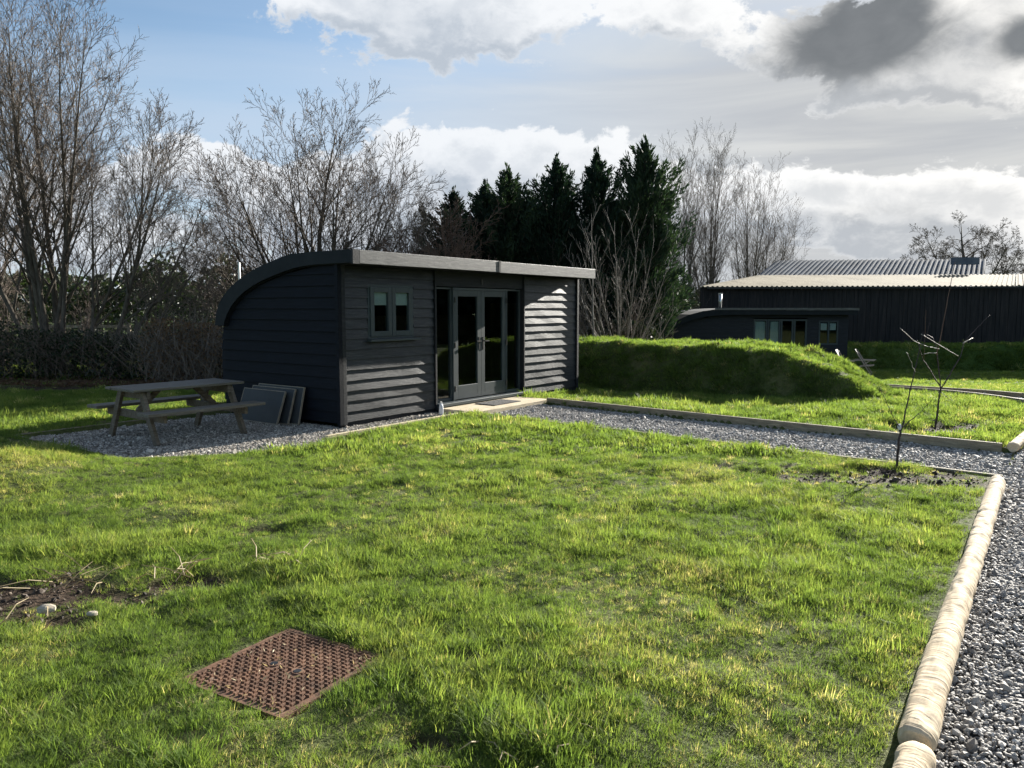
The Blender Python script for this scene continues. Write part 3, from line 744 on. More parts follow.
    for a, b, hx in ((2.502, 3.225, 1), (3.229, 3.953, -1)):
        k = MB(); frame(k, a, b, .115, 1.942, .008, .062, .10, .23); d = k.build('door', M['frame'], o, bevel=.004)
        k = MB(); k.bx(a+.098, b-.098, .030, .034, .34, 1.845); k.build('pane', M['glass'], d)
        k = MB(); hxp = b-.05 if hx > 0 else a+.05
        k.bx(hxp-.016, hxp+.016, .0, .007, .93, 1.15); k.beam((hxp, -.035, 1.08), (hxp-hx*.12, -.035, 1.08), .018, .022); k.beam((hxp, .0, 1.08), (hxp, -.04, 1.08), .018, .018)
        k.build('handle', M['black_metal'], d)
        for z in (.3, 1.03, 1.78):
            k = MB(); q = a+.006 if hx > 0 else b-.006
            k.tube([Vector((q, -.006, z-.045)), Vector((q, -.006, z+.045))], [.013, .013], 8); k.build('hinge', M['black_metal'], d)
    k = MB(); k.bx(1.99, 4.46, -.13, .10, .045, .098); k.build('door_sill', M['frame'], o, bevel=.006)
    k = MB(); k.bx(0, 6.4, -.01, .05, -.25, .03); k.bx(2.0, 4.44, -.1, -.01, -.06, .04); k.build('base_beam', M['black_wood'], o)
    # outside lamp wires: small cap over the door
    k = MB(); k.bx(3.19, 3.23, -.035, -.0205, 2.05, 2.14); k.build('door_catch', M['black_metal'], o)
    # warm furniture glimpsed inside
    return o
cabin()
o = empty('doorstep', PW(2.0, -.86), PR, 'pale timber landing in front of the glazed doors', 'step')
for k in range(5):
    mb = MB(); mb.bx(0+.002, 2.12, .157*k+.002, .157*(k+1)-.002, -.05, .032+rnd.uniform(-.001, .001)); mb.build('plank', M['slab'], o, bevel=.003)
mb = MB(); mb.box((0, 0, .006), (.75, .42, .012)); k = mb.build('doormat', M['mat'], bevel=.003); k.location = PW(3.15, -.42, .034); k.rotation_euler = (0, 0, PR)
tag(k, 'dark grey doormat lying on the pale landing', 'doormat')
# bottle
o = empty('bottle', PW(1.78, -.32, -.03), 0, 'small cloudy plastic bottle by the corner of the doorway', 'bottle')
mb = MB(); mb.tube([Vector((0, 0, z)) for z in (0, .01, .13, .16, .185)], [.030, .036, .036, .026, .013], 14); mb.build('body', M['bottle'], o, smooth=True)
mb = MB(); mb.tube([Vector((0, 0, .185)), Vector((0, 0, .21))], [.016, .016], 12); mb.build('cap', M['blind'], o)

# ------------------------------------------------------------------ picnic table
def picnic():
    o = empty('picnic_table', (-4.45, 10.15, -.045), R(52), 'weathered wooden picnic table with attached benches on the gravel', 'picnic table')
    k = MB()
    for j in range(5):
        y = -.30+.15*j; k.bx(-.75+rnd.uniform(-.006, .006), .77+rnd.uniform(-.006, .006), y-.070, y+.070, .660, .693)
    k.build('tabletop', M['tabletop'], o, bevel=.005)
    for sy in (-1, 1):
        k = MB()
        for j in (0, 1):
            y = sy*(.60+.145*j); k.bx(-.80, .80, y-.068, y+.068, .395, .435)
        k.build('seat', M['tabletop'], o, bevel=.005)
    for x in (-.60, .60):
        for sy in (-1, 1):
            k = MB(); k.beam((x+.0, sy*.26, .65), (x+.0, sy*.60, .0), .045, .095, (0, 1, 0)); k.build('leg', M['table'], o, bevel=.004)
        s_ = 1 if x > 0 else -1
        k = MB(); k.bx(x-s_*.046-.022, x-s_*.046+.022, -.74, .74, .295, .392); k.build('crossbeam', M['table'], o, bevel=.004)
        k = MB(); k.bx(x-s_*.046-.022, x-s_*.046+.022, -.35, .35, .555, .652); k.build('top_bearer', M['table'], o, bevel=.004)
        k = MB(); k.beam((x-s_*.07, 0, .38), (x-s_*.36, 0, .65), .045, .07, (1, 0, 1)); k.build('brace', M['table'], o, bevel=.004)
    return o
picnic()
# panels leaning on the end wall
def lean(sb, b0, b1, h, off, label, ang, dz=0):
    o = empty('leaning_panel', PW(-off, b0, -.03), PR, label, 'panel', 'grey panels leaning on the cabin')
    Lb = b1-b0; t = .022
    mb = MB(); mb.bx(0, t, .012, Lb-.012, .012, h-.012); p_ = mb.build('sheet', M['panel'], o)
    k = MB(); k.bx(-.004, t+.004, 0, .012, 0, h); k.bx(-.004, t+.004, Lb-.012, Lb, 0, h); k.bx(-.004, t+.004, .012, Lb-.012, 0, .012); k.bx(-.004, t+.004, .012, Lb-.012, h-.012, h)
    k.build('rim', M['panel_edge'], o)
    o.rotation_euler = Euler((0, ang, 0)).to_matrix().to_4x4().to_euler() if False else (0, 0, PR)
    for c in kids(o): c.rotation_euler = (0, ang, 0)
lean(0, .66, 1.72, .55, .22, 'grey panel nearest the wall, leaning behind the others', R(13))
lean(0, .80, 1.80, .53, .30, 'middle grey panel of the leaning stack', R(17))
lean(0, .92, 1.90, .50, .40, 'front grey panel of the stack leaning on the cabin end wall', R(20))

# ------------------------------------------------------------------ far cabin
def far_cabin():
    zb = -.8; Yf = 29.6
    o = empty('cabin', (5.8, Yf, zb), 0, 'distant dark cabin with curved roof beyond the grass mound', 'cabin')
    W = 7.1
    outer = [(0.0, 1.45), (.02, 1.62), (.18, 1.80), (.5, 2.0), (.95, 2.2), (1.45, 2.33), (2.0, 2.40), (2.6, 2.43), (7.32, 2.43)]
    inner = [(.22, 1.45), (.24, 1.55), (.38, 1.68), (.68, 1.84), (1.1, 2.01), (1.55, 2.12), (2.0, 2.17), (2.6, 2.19), (7.32, 2.19)]
    n = len(outer)
    def sweep(name, y0, y1, mat):
        prof = outer+inner[::-1]; m = len(prof); mb = MB()
        vs = [(p[0], y0, p[1]) for p in prof]+[(p[0], y1, p[1]) for p in prof]
        fs = [(i_, (i_+1) % m, m+(i_+1) % m, m+i_) for i_ in range(m)]
        for q in (0, m):
            for i_ in range(n-1): fs.append((q+i_, q+i_+1, q+m-2-i_, q+m-1-i_))
        mb.add(vs, fs); return mb.build(name, mat, o)
    sweep('roof', -.30, 4.2, M['roofing'])
    mb = MB(); mb.bx(4.6, 7.36, -.335, -.302, 2.36, 2.45); mb.build('fascia', M['fascia'], o)
    mb = MB(); mb.bx(1.9, 4.59, -.33, -.302, 2.37, 2.45); mb.build('fascia', M['fascia'], o)
    mb = MB(); z = 0.0
    holes = [(3.48, 5.52, .1, 2.02), (5.98, 6.72, 1.05, 1.95)]
    while z < 2.18:
        zt = min(z+.155, 2.19); zm = z+.07
        x0 = .25 if zm < 1.45 else np.interp(zm, [p[1] for p in inner[:8]], [p[0] for p in inner[:8]])
        segs = [(x0, 7.1)]
        for h0, h1, a, b in holes:
            if a < zm < b:
                segs = [s2 for s_ in segs for s2 in (((s_[0], h0), (h1, s_[1])) if s_[0] < h0 and s_[1] > h1 else (s_,)) if s2[1]-s2[0] > .02]
        for a, b in segs:
            mb.add([(a, -.034, z), (a, -.01, zt), (a, .03, zt), (a, .03, z), (b, -.034, z), (b, -.01, zt), (b, .03, zt), (b, .03, z)],
                   [(0, 1, 2, 3), (7, 6, 5, 4)]+[(q, 4+q, 4+(q+1) % 4, (q+1) % 4) for q in range(4)])
        z += .148
    mb.build('front_boards', M['black_wood'], o)
    mb = MB(); mb.bx(.3, 7.1, 4.0, 4.05, 0, 2.15); mb.bx(7.04, 7.1, .04, 3.99, 0, 2.18); mb.bx(.3, .35, .04, 3.99, 0, 1.5); mb.build('wall', M['black_wood'], o)
    mb = MB(); mb.bx(.36, 7.03, 1.8, 1.85, 0, 1.75); mb.build('interior_wall', M['lining'], o)
    for a, b in ((3.48, 4.0), (4.02, 4.5), (4.52, 5.0), (5.02, 5.52)):
        k = MB(); t = .06
        k.bx(a, a+t, -.02, .03, .1, 2.02); k.bx(b-t, b, -.02, .03, .1, 2.02); k.bx(a+t, b-t, -.02, .03, 1.95, 2.02); k.bx(a+t, b-t, -.02, .03, .1, .25)
        d = k.build('door' if a > 4.01 and b < 5.01 else 'side_window', M['frame'], o)
        k = MB(); k.bx(a+t, b-t, .002, .006, .25, 1.95); k.build('pane', M['glass'], d)
    for a, b in ((3.56, 3.94), (4.14, 4.46)):
        k = MB(); n_ = 12
        for q in range(n_):
            x = a+(b-a)*q/n_; k.bx(x, x+(b-a)/n_*.96, .05+.02*(q % 2), .07+.02*(q % 2), .12, 1.93)
        k.build('curtain', M['curtain'], o)
    a0, b0 = 5.98, 6.72
    k = MB(); w = k; w.bx(a0, a0+.05, -.03, .03, 1.05, 1.95); w.bx(b0-.05, b0, -.03, .03, 1.05, 1.95); w.bx(6.32, 6.38, -.03, .03, 1.05, 1.95); w.bx(a0, b0, -.032, .03, 1.90, 1.96); w.bx(a0, b0, -.032, .03, 1.04, 1.10)
    wo = w.build('window', M['frame'], o)
    for a, b in ((a0+.05, 6.32), (6.38, b0-.05)):
        k = MB(); k.bx(a, b, .0, .004, 1.1, 1.9); k.build('pane', M['glass'], wo)
        k = MB(); k.bx(a+.03, b-.03, .008, .012, 1.6, 1.86); k.build('blind', M['blind'], wo)
    k = MB(); k.tube([Vector((2.25, .3, 2.4)), Vector((2.25, .3, 2.98))], [.06, .06], 10); fl = k.build('flue', M['silver'], o, smooth=True)
    k = MB(); k.tube([Vector((2.25, .3, 2.98)), Vector((2.25, .3, 3.02))], [.085, .085], 10); k.build('cowl', M['silver'], fl)
far_cabin()
# folding chairs by the far cabin
def folding_chair():
    o = empty('folding_chair', (0, 0, 0), 0)
    for y in (-.25, .25):
        k = MB(); k.beam((-.28, y, 0), (.22, y, .80), .03, .035, (0, 1, 0)); k.build('back_frame', M['chairwood'], o)
        k = MB(); k.beam((.40, y*.9, 0), (-.22, y*.9, .48), .03, .035, (0, 1, 0)); k.build('leg', M['chairwood'], o)
        k = MB(); k.bx(-.36, .26, y-.03, y+.03, .47, .50); k.build('armrest', M['chairwood'], o)
    k = MB(); k.beam((-.32, 0, .32), (.10, 0, .28), .46, .03); k.build('seat', M['chairwood'], o)
    k = MB(); k.beam((-.02, 0, .36), (.24, 0, .82), .46, .012, (0, 1, 0)) if False else k.add([(-.04, -.23, .34), (-.04, .23, .34), (.24, .23, .84), (.24, -.23, .84), (-.02, -.23, .33), (-.02, .23, .33), (.26, .23, .83), (.26, -.23, .83)], [(0, 1, 2, 3), (7, 6, 5, 4), (0, 4, 5, 1), (1, 5, 6, 2), (2, 6, 7, 3), (3, 7, 4, 0)])
    k.build('backrest', M['sling'], o)
    return o
fc = folding_chair(); fc.scale = (1.12, 1.12, 1.12); fc.location = (12.1, 28.0, -.8); fc.rotation_euler = (0, 0, R(148)); tag(fc, 'wooden folding chair with dark sling, nearer the far cabin wall', 'chair', 'folding chairs by the far cabin')
fc2 = copy_tree(fc); fc2.location = (12.95, 28.3, -.8); fc2.rotation_euler = (0, 0, R(150)); tag(fc2, 'wooden folding chair with dark sling, right of its twin', 'chair')

# ------------------------------------------------------------------ barn
def barn():
    o = empty('barn', (8.8, 36, -.8), 0, 'long dark timber barn with corrugated roof', 'barn')
    def corr(name, p00, p10, p01, p11, pitch, amp, mat):
        # ribs run from p0 to p1 side (up the slope)
        p00, p10, p01, p11 = map(Vector, (p00, p10, p01, p11)); L = (p10-p00).length; n = int(L/pitch)
        mb = MB(); cr = [(0, 0), (.38, 0), (.5, 1), (.82, 1), (.94, 0)]
        ts = [((i_+c)/n, h) for i_ in range(n) for c, h in cr]+[(1, 0)]
        vs = []; m = 5
        for t, h in ts:
            for k in range(m+1):
                q = p00.lerp(p10, t).lerp(p01.lerp(p11, t), k/m); vs.append((q.x, q.y, q.z+h*amp))
        fs = [((i_)*(m+1)+k, (i_+1)*(m+1)+k, (i_+1)*(m+1)+k+1, i_*(m+1)+k+1) for i_ in range(len(ts)-1) for k in range(m)]
        mb.add(vs, fs); ob = mb.build(name, mat, o); 
        s_ = ob.modifiers.new('t', 'SOLIDIFY'); s_.thickness = .03; return ob
    # local frame = world minus (8.8, 36, -.8)
    corr('roof', (-.15, -.25, 3.42), (13.6, -1.45, 3.42), (5.1, 8, 4.27), (18.9, 6.7, 4.27), .22, .04, M['barnroof'])
    corr('roof', (13.65, -1.46, 3.44), (26.5, -2.9, 3.44), (18.95, 6.7, 4.29), (31, 5.2, 4.29), .22, .04, M['barnroof'])
    corr('upper_roof', (5.1, 8.05, 4.24), (17.3, 6.85, 4.24), (7.4, 11.6, 5.33), (19.5, 10.4, 5.33), .27, .045, M['barnroof2'])
    mb = MB(); mb.add([(17.32, 6.85, 4.0), (19.5, 10.4, 4.0), (19.5, 10.4, 5.3), (17.32, 6.85, 4.3)], [(0, 1, 2, 3)]); mb.bx(16.2, 17.6, 7.9, 8.3, 4.9, 5.3); mb.build('roof_end', M['barnroof2'], o)
    # board walls
    mb = MB(); r = random.Random(9)
    a = Vector((0, 0, 0)); b = Vector((26, -2.65, 0)); L = (b-a).length; n = int(L/.18)
    for i_ in range(n):
        p = a.lerp(b, i_/n); q = a.lerp(b, (i_+.94)/n); th = r.uniform(.015, .035)
        mb.beam(p+Vector((0, -th, 1.7)), q+Vector((0, -th, 1.7)), th, 3.4)
    mb.build('wall', M['barnwall'], o)
    mb = MB(); mb.beam((0, .04, 1.7), (5.0, 7.9, 1.7), .08, 3.4); mb.beam((0.1, .06, 1.65), (25.9, -2.55, 1.65), .05, 3.3); mb.build('wall', M['barnwall'], o)
    mb = MB(); mb.beam((.2, -.28, 3.36), (26.4, -2.92, 3.36), .10, .08); mb.build('gutter', M['black_metal'], o)
barn()

# ------------------------------------------------------------------ bare trees
def rot_dir(d, ang, az):
    d = d.normalized(); u = d.cross(Vector((0, 0, 1)) if abs(d.z) < .95 else Vector((1, 0, 0))).normalized(); w = d.cross(u)
    return (d*math.cos(ang)+(u*math.cos(az)+w*math.sin(az))*math.sin(ang)).normalized()
def bare_tree(name, loc, stems, seed, label, cat='tree', group=None, kids_=(9, 8, 7, 4), ratio=.5, ang=(22, 44), trop=.05, wig=.10, mats=('bark', 'twig'), minr=.005, seg=(9, 6, 4, 3, 2), start=.25, maxl=4, rz=0):
    r = random.Random(seed); T = MB(); K = MB(); L0 = sum(q[2] for q in stems)/len(stems); ref = [L0, L0*ratio*2, L0*ratio*.46*2, L0*ratio*.21*2, 1]
    def grow(p, d, L, rad, lv):
        n = seg[min(lv, 4)]; wg = wig*(.55, .9, .8, .6, .4)[min(lv, 4)]; pts = [p.copy()]; rr = [rad]; dirs = [d]
        for i_ in range(n):
            d = (d+Vector((r.gauss(0, wg), r.gauss(0, wg), r.gauss(0, wg)+trop))).normalized()
            p = p+d*(L/n); pts.append(p.copy()); dirs.append(d); rr.append(max(minr*.6, rad*(1-.93*(i_+1)/n)))
        (T if lv <= 1 else K).tube(pts, rr, (9, 6, 4, 3, 3)[min(lv, 4)], cap=lv < 2)
        if lv >= maxl: return
        nc = max(2, int(kids_[lv]*r.uniform(.8, 1.2)*(1 if lv == 0 else min(1.15, .55+.45*L/(.42*ref[lv])))))
        az = r.uniform(0, 6.28)
        for k in range(max(nc, 1)):
            t = start+(1-start)*((k+r.random()*.8)/max(nc, 1))**.9; t = min(t, .98)
            f = t*n; i_ = min(int(f), n-1); q = pts[i_].lerp(pts[i_+1], f-i_)
            az += 2.4+r.uniform(-.5, .5)
            cd = rot_dir(dirs[i_], R(r.uniform(*ang)), az)
            cl = L*(ratio if lv == 0 else .46)*r.uniform(.65, 1.25)*(1.15-.6*t)
            cr = max(minr, min(rr[i_]*.6, rad*.5)*(1-.3*t))
            grow(q, cd, cl, cr, lv+1)
    for az, lean_, L, rad, (ox, oy) in stems:
        d = Vector((math.sin(R(lean_))*math.cos(R(az)), math.sin(R(lean_))*math.sin(R(az)), math.cos(R(lean_))))
        grow(Vector((ox, oy, -.1)), d, L, rad, 0)
    o = empty(name, loc, rz, label, cat, group)
    T.build('trunk', M[mats[0]], o, smooth=True); K.build('crown', M[mats[1]], o)
    return o
G1 = 'bare trees behind the cabin and hedge'
KD = (17, 10, 7, 5)
def fan(n, seed, L, lean, rad, az0=0):
    r = random.Random(seed); out = []
    for k in range(n):
        a = az0+360*k/n*1.0+r.uniform(-20, 20); l = r.uniform(*lean)
        out.append((a, l, L*(1.05-.0055*l)*r.uniform(.9, 1.08), rad*r.uniform(.7, 1.15), (r.gauss(0, .15), r.gauss(0, .15))))
    return out
bare_tree('bare_tree', (-11.6, 19.3, 0), fan(7, 1, 8.8, (3, 19), .085)+[(180, 30, 8.0, .07, (-.2, 0)), (10, 34, 6.2, .06, (.4, 0))], 1, 'tallest bare multi-stemmed tree at the far left, its top near the upper edge', group=G1, kids_=(16, 10, 7, 4), ratio=.34, trop=.075, wig=.07, start=.2)
bare_tree('bare_tree', (-10.3, 18.7, 0), [(5, 18, 6.2, .06, (.3, 0)), (-15, 29, 5.9, .065, (.3, 0)), (10, 38, 5.2, .055, (.4, 0)), (0, 50, 4.2, .05, (.4, 0)), (100, 10, 5.5, .05, (0, .2))], 2, 'bare tree leaning right over the hedge left of the cabin', group=G1, kids_=(15, 10, 7, 4), ratio=.33, trop=.085, wig=.07, start=.25, mats=('bark', 'twig'))
bare_tree('bare_tree', (-15.0, 21.0, 0), fan(5, 3, 8.6, (4, 26), .085), 3, 'bare tree standing half out of frame at the left edge', group=G1, kids_=KD, ratio=.41, trop=.09, wig=.085, start=.18)
bare_tree('bare_tree', (-6.05, 23.8, 0), [(90, 1, 7.2, .13, (0, 0))]+[(a, l, 7.0*(1-.0042*l), .075, (0, 0)) for a, l in ((182, 9), (-3, 11), (80, 14), (185, 20), (-8, 23), (262, 16), (178, 31), (4, 34), (200, 42), (-15, 45), (176, 53), (3, 56), (184, 64), (0, 67), (120, 30), (60, 30), (-60, 34), (240, 34))], 4, 'broad rounded bare tree rising just above the curved cabin roof', group=G1, kids_=(13, 9, 6, 4), ratio=.40, trop=.045, wig=.075, start=.3, minr=.0065, mats=('bark', 'twig'))
bare_tree('bare_tree', (-9.3, 25.5, 0), fan(5, 5, 3.9, (3, 24), .04), 5, 'low pale bare tree in the gap left of the broad bare tree', group=G1, kids_=(12, 8, 6, 4), ratio=.41, trop=.10, mats=('bark', 'twig_pale'))
bare_tree('bare_tree', (-3.7, 25.5, 0), fan(6, 6, 5.0, (4, 28), .05), 6, 'low bare tree between the broad bare tree and the brown thicket', group=G1, kids_=(12, 8, 6, 4), ratio=.41, trop=.09)
# tall slender group right of the conifers
tp = bare_tree('bare_tree', (9.2, 42, -.7), fan(6, 7, 9.6, (2, 15), .075), 7, 'tall slender bare tree just right of the conifers', group=G1, kids_=(15, 8, 6, 4), ratio=.33, ang=(18, 42), trop=.11, wig=.07, start=.15)
for i_, (x, y, s, rz, lab) in enumerate([(11.6, 45, 1.08, 2.1, 'tall bare tree in the middle of the slender group, left of the barn'), (14.6, 48, 1.0, 4.0, 'bare tree at the right end of the slender group over the barn roof edge'), (17.3, 50, .80, 1.1, 'lower spreading bare tree just above the left end of the barn roof')]):
    c = copy_tree(tp); c.location = (x, y, -.7); c.scale = (s*(1.25 if i_ > 1 else 1), s*(1.25 if i_ > 1 else 1), s); c.rotation_euler = (0, 0, rz); c['label'] = lab
bare_tree('bare_tree', (33.4, 57, -.6), [(90, 3, 8.8, .34, (0, 0))]+[(a, l, 8.6*(1-.005*l), .16, (0, 0)) for a, l in ((180, 10), (0, 12), (182, 22), (-3, 25), (178, 35), (2, 38), (180, 48), (0, 51), (182, 60), (0, 62), (100, 25), (260, 25))], 8, 'rounded bare oak on the skyline behind the barn', group=G1, kids_=(14, 10, 7, 4), ratio=.30, wig=.13, trop=.03, minr=.013, start=.45, ang=(30, 65), mats=('bark', 'twig'))
ok = bare_tree('bare_tree', (61, 92, -.6), [(90, 3, 6.0, .3, (0, 0)), (180, 38, 5.5, .2, (0, 0)), (0, 42, 5.5, .2, (0, 0))], 9, 'small distant bare tree at the right edge of the skyline', group=G1, kids_=(9, 7, 5, 3), ratio=.44, wig=.2, minr=.03, start=.4, ang=(30, 65))
c = copy_tree(ok); c.location = (37.5, 88, -.5); c.scale = (1.5, 1.5, 1.02); c['label'] = 'distant bare tree peeping over the barn ridge'
c = copy_tree(ok); c.location = (42.5, 90, -.5); c.scale = (1.3, 1.3, .95); c.rotation_euler = (0, 0, 2); c['label'] = 'second distant bare tree over the barn ridge, right of the first'
# pale fan shaped bush in front of the conifers
bare_tree('bare_shrub', (3.15, 22.4, -.35), [(a, l, L_, .035, (0, 0)) for a, l, L_ in ((90, 4, 4.6), (0, 12, 4.4), (180, 12, 4.4), (0, 20, 4.2), (180, 21, 4.2), (5, 32, 3.8), (175, 32, 3.8), (0, 50, 2.7), (180, 50, 2.7), (-90, 20, 3.2), (90, 25, 3.2), (-40, 38, 2.8), (220, 38, 2.8), (0, 66, 2.1), (180, 66, 2.2))], 10, 'pale fan shaped bare shrub before the dark conifers', 'shrub', kids_=(7, 4, 2), ratio=.36, ang=(14, 32), trop=.08, wig=.05, maxl=3, mats=('twig_pale', 'twig_pale'), start=.2, minr=.006)
bare_tree('bare_tree', (2.25, 21.0, -.3), [(90, 1, 4.6, .035, (0, 0))], 11, 'single thin pale trunk by the right end of the cabin', group=G1, kids_=(6, 3, 2), ratio=.22, maxl=2, mats=('twig_pale', 'twig_pale'), start=.4, wig=.03)
# brown thicket left of the conifers
bare_tree('brown_thicket', (-2.0, 23.0, 0), [(a*37, 6+a*5 % 38, 3.6+.3*(a % 4), .04, (.5*math.cos(a), .4*math.sin(a))) for a in range(12)], 12, 'dense reddish brown thicket of twigs above the cabin fascia', 'shrub', kids_=(12, 8, 5), ratio=.34, ang=(20, 60), trop=.05, maxl=3, mats=('twig_red', 'twig_red'), minr=.008, start=.25)
# dense undergrowth of the gap at the right of the conifers
tk = bare_tree('leafless_shrub', (3.7, 27, -.4), [(a*41, 6+a*7 % 40, 3.4+.3*(a % 4), .03, (.6*math.cos(a), .4*math.sin(a))) for a in range(9)], 13, 'tangled bare shrub at the foot of the slender trees', 'shrub', group='leafless shrubs in the tree belt', kids_=(9, 6, 4), ratio=.36, ang=(20, 55), trop=.06, maxl=3, mats=('twig', 'twig'), minr=.006, start=.15)
for x, y, s, rz, lab in [(.9, 26.4, .9, 1, 'tangled bare shrub right of the cabin roof, before the conifers'), (2.3, 22.8, .7, 3, 'low bare shrub right of the pale fan shaped shrub'),
                         (-7.2, 21.6, .72, 2, 'bare shrub just left of the curved cabin roof'), (-9.2, 20.9, .70, 4, 'bare shrub below the leaning tree'), (-12.2, 21.2, .66, .5, 'bare shrub under the tallest tree'), (-14.0, 20.6, .75, 1.5, 'bare shrub at the left edge')]:
    c = copy_tree(tk); c.location = (x, y, float(terrain(x, y))-.05); c.scale = (s*1.2, s, s); c.rotation_euler = (0, 0, rz); c['label'] = lab

# ------------------------------------------------------------------ conifers
def leafquads(centres, sizes, mat, name, parent, seed, asp=.45, up=None):
    r = np.random.RandomState(seed); c = np.asarray(centres, float); n = len(c); s = np.asarray(sizes, float)[:, None]
    d = r.normal(size=(n, 3)) if up is None else np.asarray(up)+r.normal(0, .35, (n, 3)); d /= np.linalg.norm(d, axis=1)[:, None]
    e = np.cross(d, r.normal(size=(n, 3))); e /= np.linalg.norm(e, axis=1)[:, None]
    V = np.stack([c-d*s*.5, c+e*s*asp*.5+d*s*.05, c+d*s*.5, c-e*s*asp*.5+d*s*.05], 1).reshape(-1, 3)
    F = np.arange(4*n).reshape(n, 4)
    return npmesh(name, V, F, mat, parent)
def conifer(loc, H, W, seed, label, group):
    r = random.Random(seed); o = empty('conifer', loc, 0, label, 'conifer', group)
    T = MB(); T.tube([Vector((0, 0, -.1)), Vector((.03, 0, H*.5)), Vector((0, .02, H*.97))], [.16, .10, .015], 8)
    cs = []; sz = []; up = []
    nb = 260
    for k in range(nb):
        t = (k+.5)/nb; z = H*(.02+.95*t); az = r.uniform(0, 6.283)
        prof = min(1, (1-t)*2.0+.02)*min(1, .75+t*2)
        Lb = W*.5*prof*(.62+.75*float(vn(az*.9+seed, z*1.6, 1.0, seed)))*r.choice((r.uniform(.5, .9), r.uniform(.8, 1.45))); rise = .6+.9*t
        dx, dy = math.cos(az), math.sin(az)
        T.tube([Vector((0, 0, z)), Vector((dx*Lb*.5, dy*Lb*.5, z+rise*Lb*.25)), Vector((dx*Lb*.9, dy*Lb*.9, z+rise*Lb*.75))], [.02, .012, .004], 3, False)
        m = int(14+110*Lb)
        for q in range(m):
            f = r.random()**.55; rad = Lb*f; w = (.04+.13*(1-f*.7))*(.35+.65*prof)
            x = dx*rad+r.gauss(0, w); y = dy*rad+r.gauss(0, w); zz = z+rise*rad*(.4+.5*f)+r.gauss(0, w*1.1)
            if zz > H*1.0: zz = H-r.random()*.3
            cs.append((x, y, zz)); sz.append(r.uniform(.10, .26)); up.append((dx*.8, dy*.8, .8))
    for q in range(50):
        cs.append((r.gauss(0, .035), r.gauss(0, .035), H*.92+r.random()*H*.09)); sz.append(.22); up.append((0, 0, 1.4))
    T.build('trunk', M['bark'], o)
    leafquads(cs, sz, M['conifer'], 'crown', o, seed, .26, up)
    return o
GC = 'row of tall dark conifers behind the cabin'
cp = [conifer((0, 0, 0), 6.75, 2.5, 31, 'x', GC), conifer((0, 0, 0), 6.6, 2.35, 32, 'x', GC)]
spots = [(-2.1, 28.2, .90, 1.00, 'leftmost dark conifer, beside the brown thicket'), (-.95, 28.0, .95, 1.00, 'second conifer from the left, with a short thin tip'), (-.15, 27.6, 1.0, 1.06, 'third conifer from the left, sharply pointed'), (.6, 28.3, .90, 1.0, 'low topped conifer left of the open gap'),
         (1.55, 27.6, 1.05, 1.0, 'conifer standing in the middle, right of the open gap'), (2.95, 27.4, 1.10, 1.0, 'second tallest conifer, left of the tallest'), (4.6, 27.2, 1.13, 1.02, 'tallest conifer at the right end of the row'), (2.2, 28.8, .78, 1.1, 'shorter conifer filling between the middle ones'), (3.8, 28.6, .80, 1.2, 'shorter conifer tucked between the two tallest'),
         (5.3, 31.5, .62, 1.2, 'low conifer at the foot of the slender bare trees'), (-3.4, 28.8, .60, 1.2, 'low conifer hidden behind the brown thicket')]
for i_, (x, y, s, w, lab) in enumerate(spots):
    c = cp[i_] if i_ < 2 else copy_tree(cp[i_ % 2])
    c.location = (x, y, -.15); c.scale = (w, w, s); c.rotation_euler = (0, 0, i_*1.3); c['label'] = lab

# ------------------------------------------------------------------ hedges
def hedge(name, pts, hgt, thick, ntw, nlf, seed, label, leafmat='ivy', twmat='twig', lsz=(.05, .10), cat='hedge', hl=None, core=None):
    r = random.Random(seed); o = empty(name, (pts[0][0], pts[0][1], 0), 0, label, cat)
    K = MB(); ox, oy = pts[0][:2]
    segs = [(Vector(pts[i_][:2]+(0,)), Vector(pts[i_+1][:2]+(0,))) for i_ in range(len(pts)-1)]; Ls = [(b-a).length for a, b in segs]
    def pick():
        t = r.random()*sum(Ls)
        for (a, b), L in zip(segs, Ls):
            if t <= L:
                d = (b-a).normalized(); p = a+d*t; return p, Vector((-d.y, d.x, 0))
            t -= L
        return segs[-1][1].copy(), Vector((0, 1, 0))
    for k in range(ntw):
        p, nn = pick(); p = p+nn*r.gauss(0, thick*.33); z0 = r.random()**1.5*hgt*.7; g_ = float(terrain(p.x, p.y))
        d = Vector((r.gauss(0, .6), r.gauss(0, .6), 1)).normalized(); L = hgt*r.uniform(.25, .95)
        a = Vector((p.x-ox, p.y-oy, g_+z0)); m = a+d*L*.5+Vector((r.gauss(0, .05), r.gauss(0, .05), 0)); e = a+d*L+Vector((r.gauss(0, .12), r.gauss(0, .12), 0))
        rr_ = r.uniform(.0025, .007); K.tube([a, m, e], [rr_, rr_*.7, rr_*.3], 3, False)
    if ntw: K.build('stems', M[twmat], o)
    cs = []; sz = []
    hn = lambda x, y: 1+1.1*(float(fbm(x, y, .9, seed))-.5)
    for k in range(nlf):
        p, nn = pick(); q = r.random(); z = hgt*q**.8*hn(p.x, p.y); w = thick*.5*math.sqrt(max(.08, 1-(max(0, q-.5)*1.7)**2))
        p = p+nn*(w*r.choice((-1, 1))*r.random()**.4); cs.append((p.x-ox, p.y-oy, z+float(terrain(p.x, p.y)))); sz.append(r.uniform(*lsz))
    if nlf: leafquads(cs, sz, M[leafmat], 'leaves', o, seed, .7)
    return o
hedge('hedge', [(-15.5, 18.2), (-12, 18.3), (-9.0, 18.1), (-5.6, 17.8)], 1.15, 1.1, 3600, 15000, 61, 'tangled low hedge between the trees and the patio lawn')
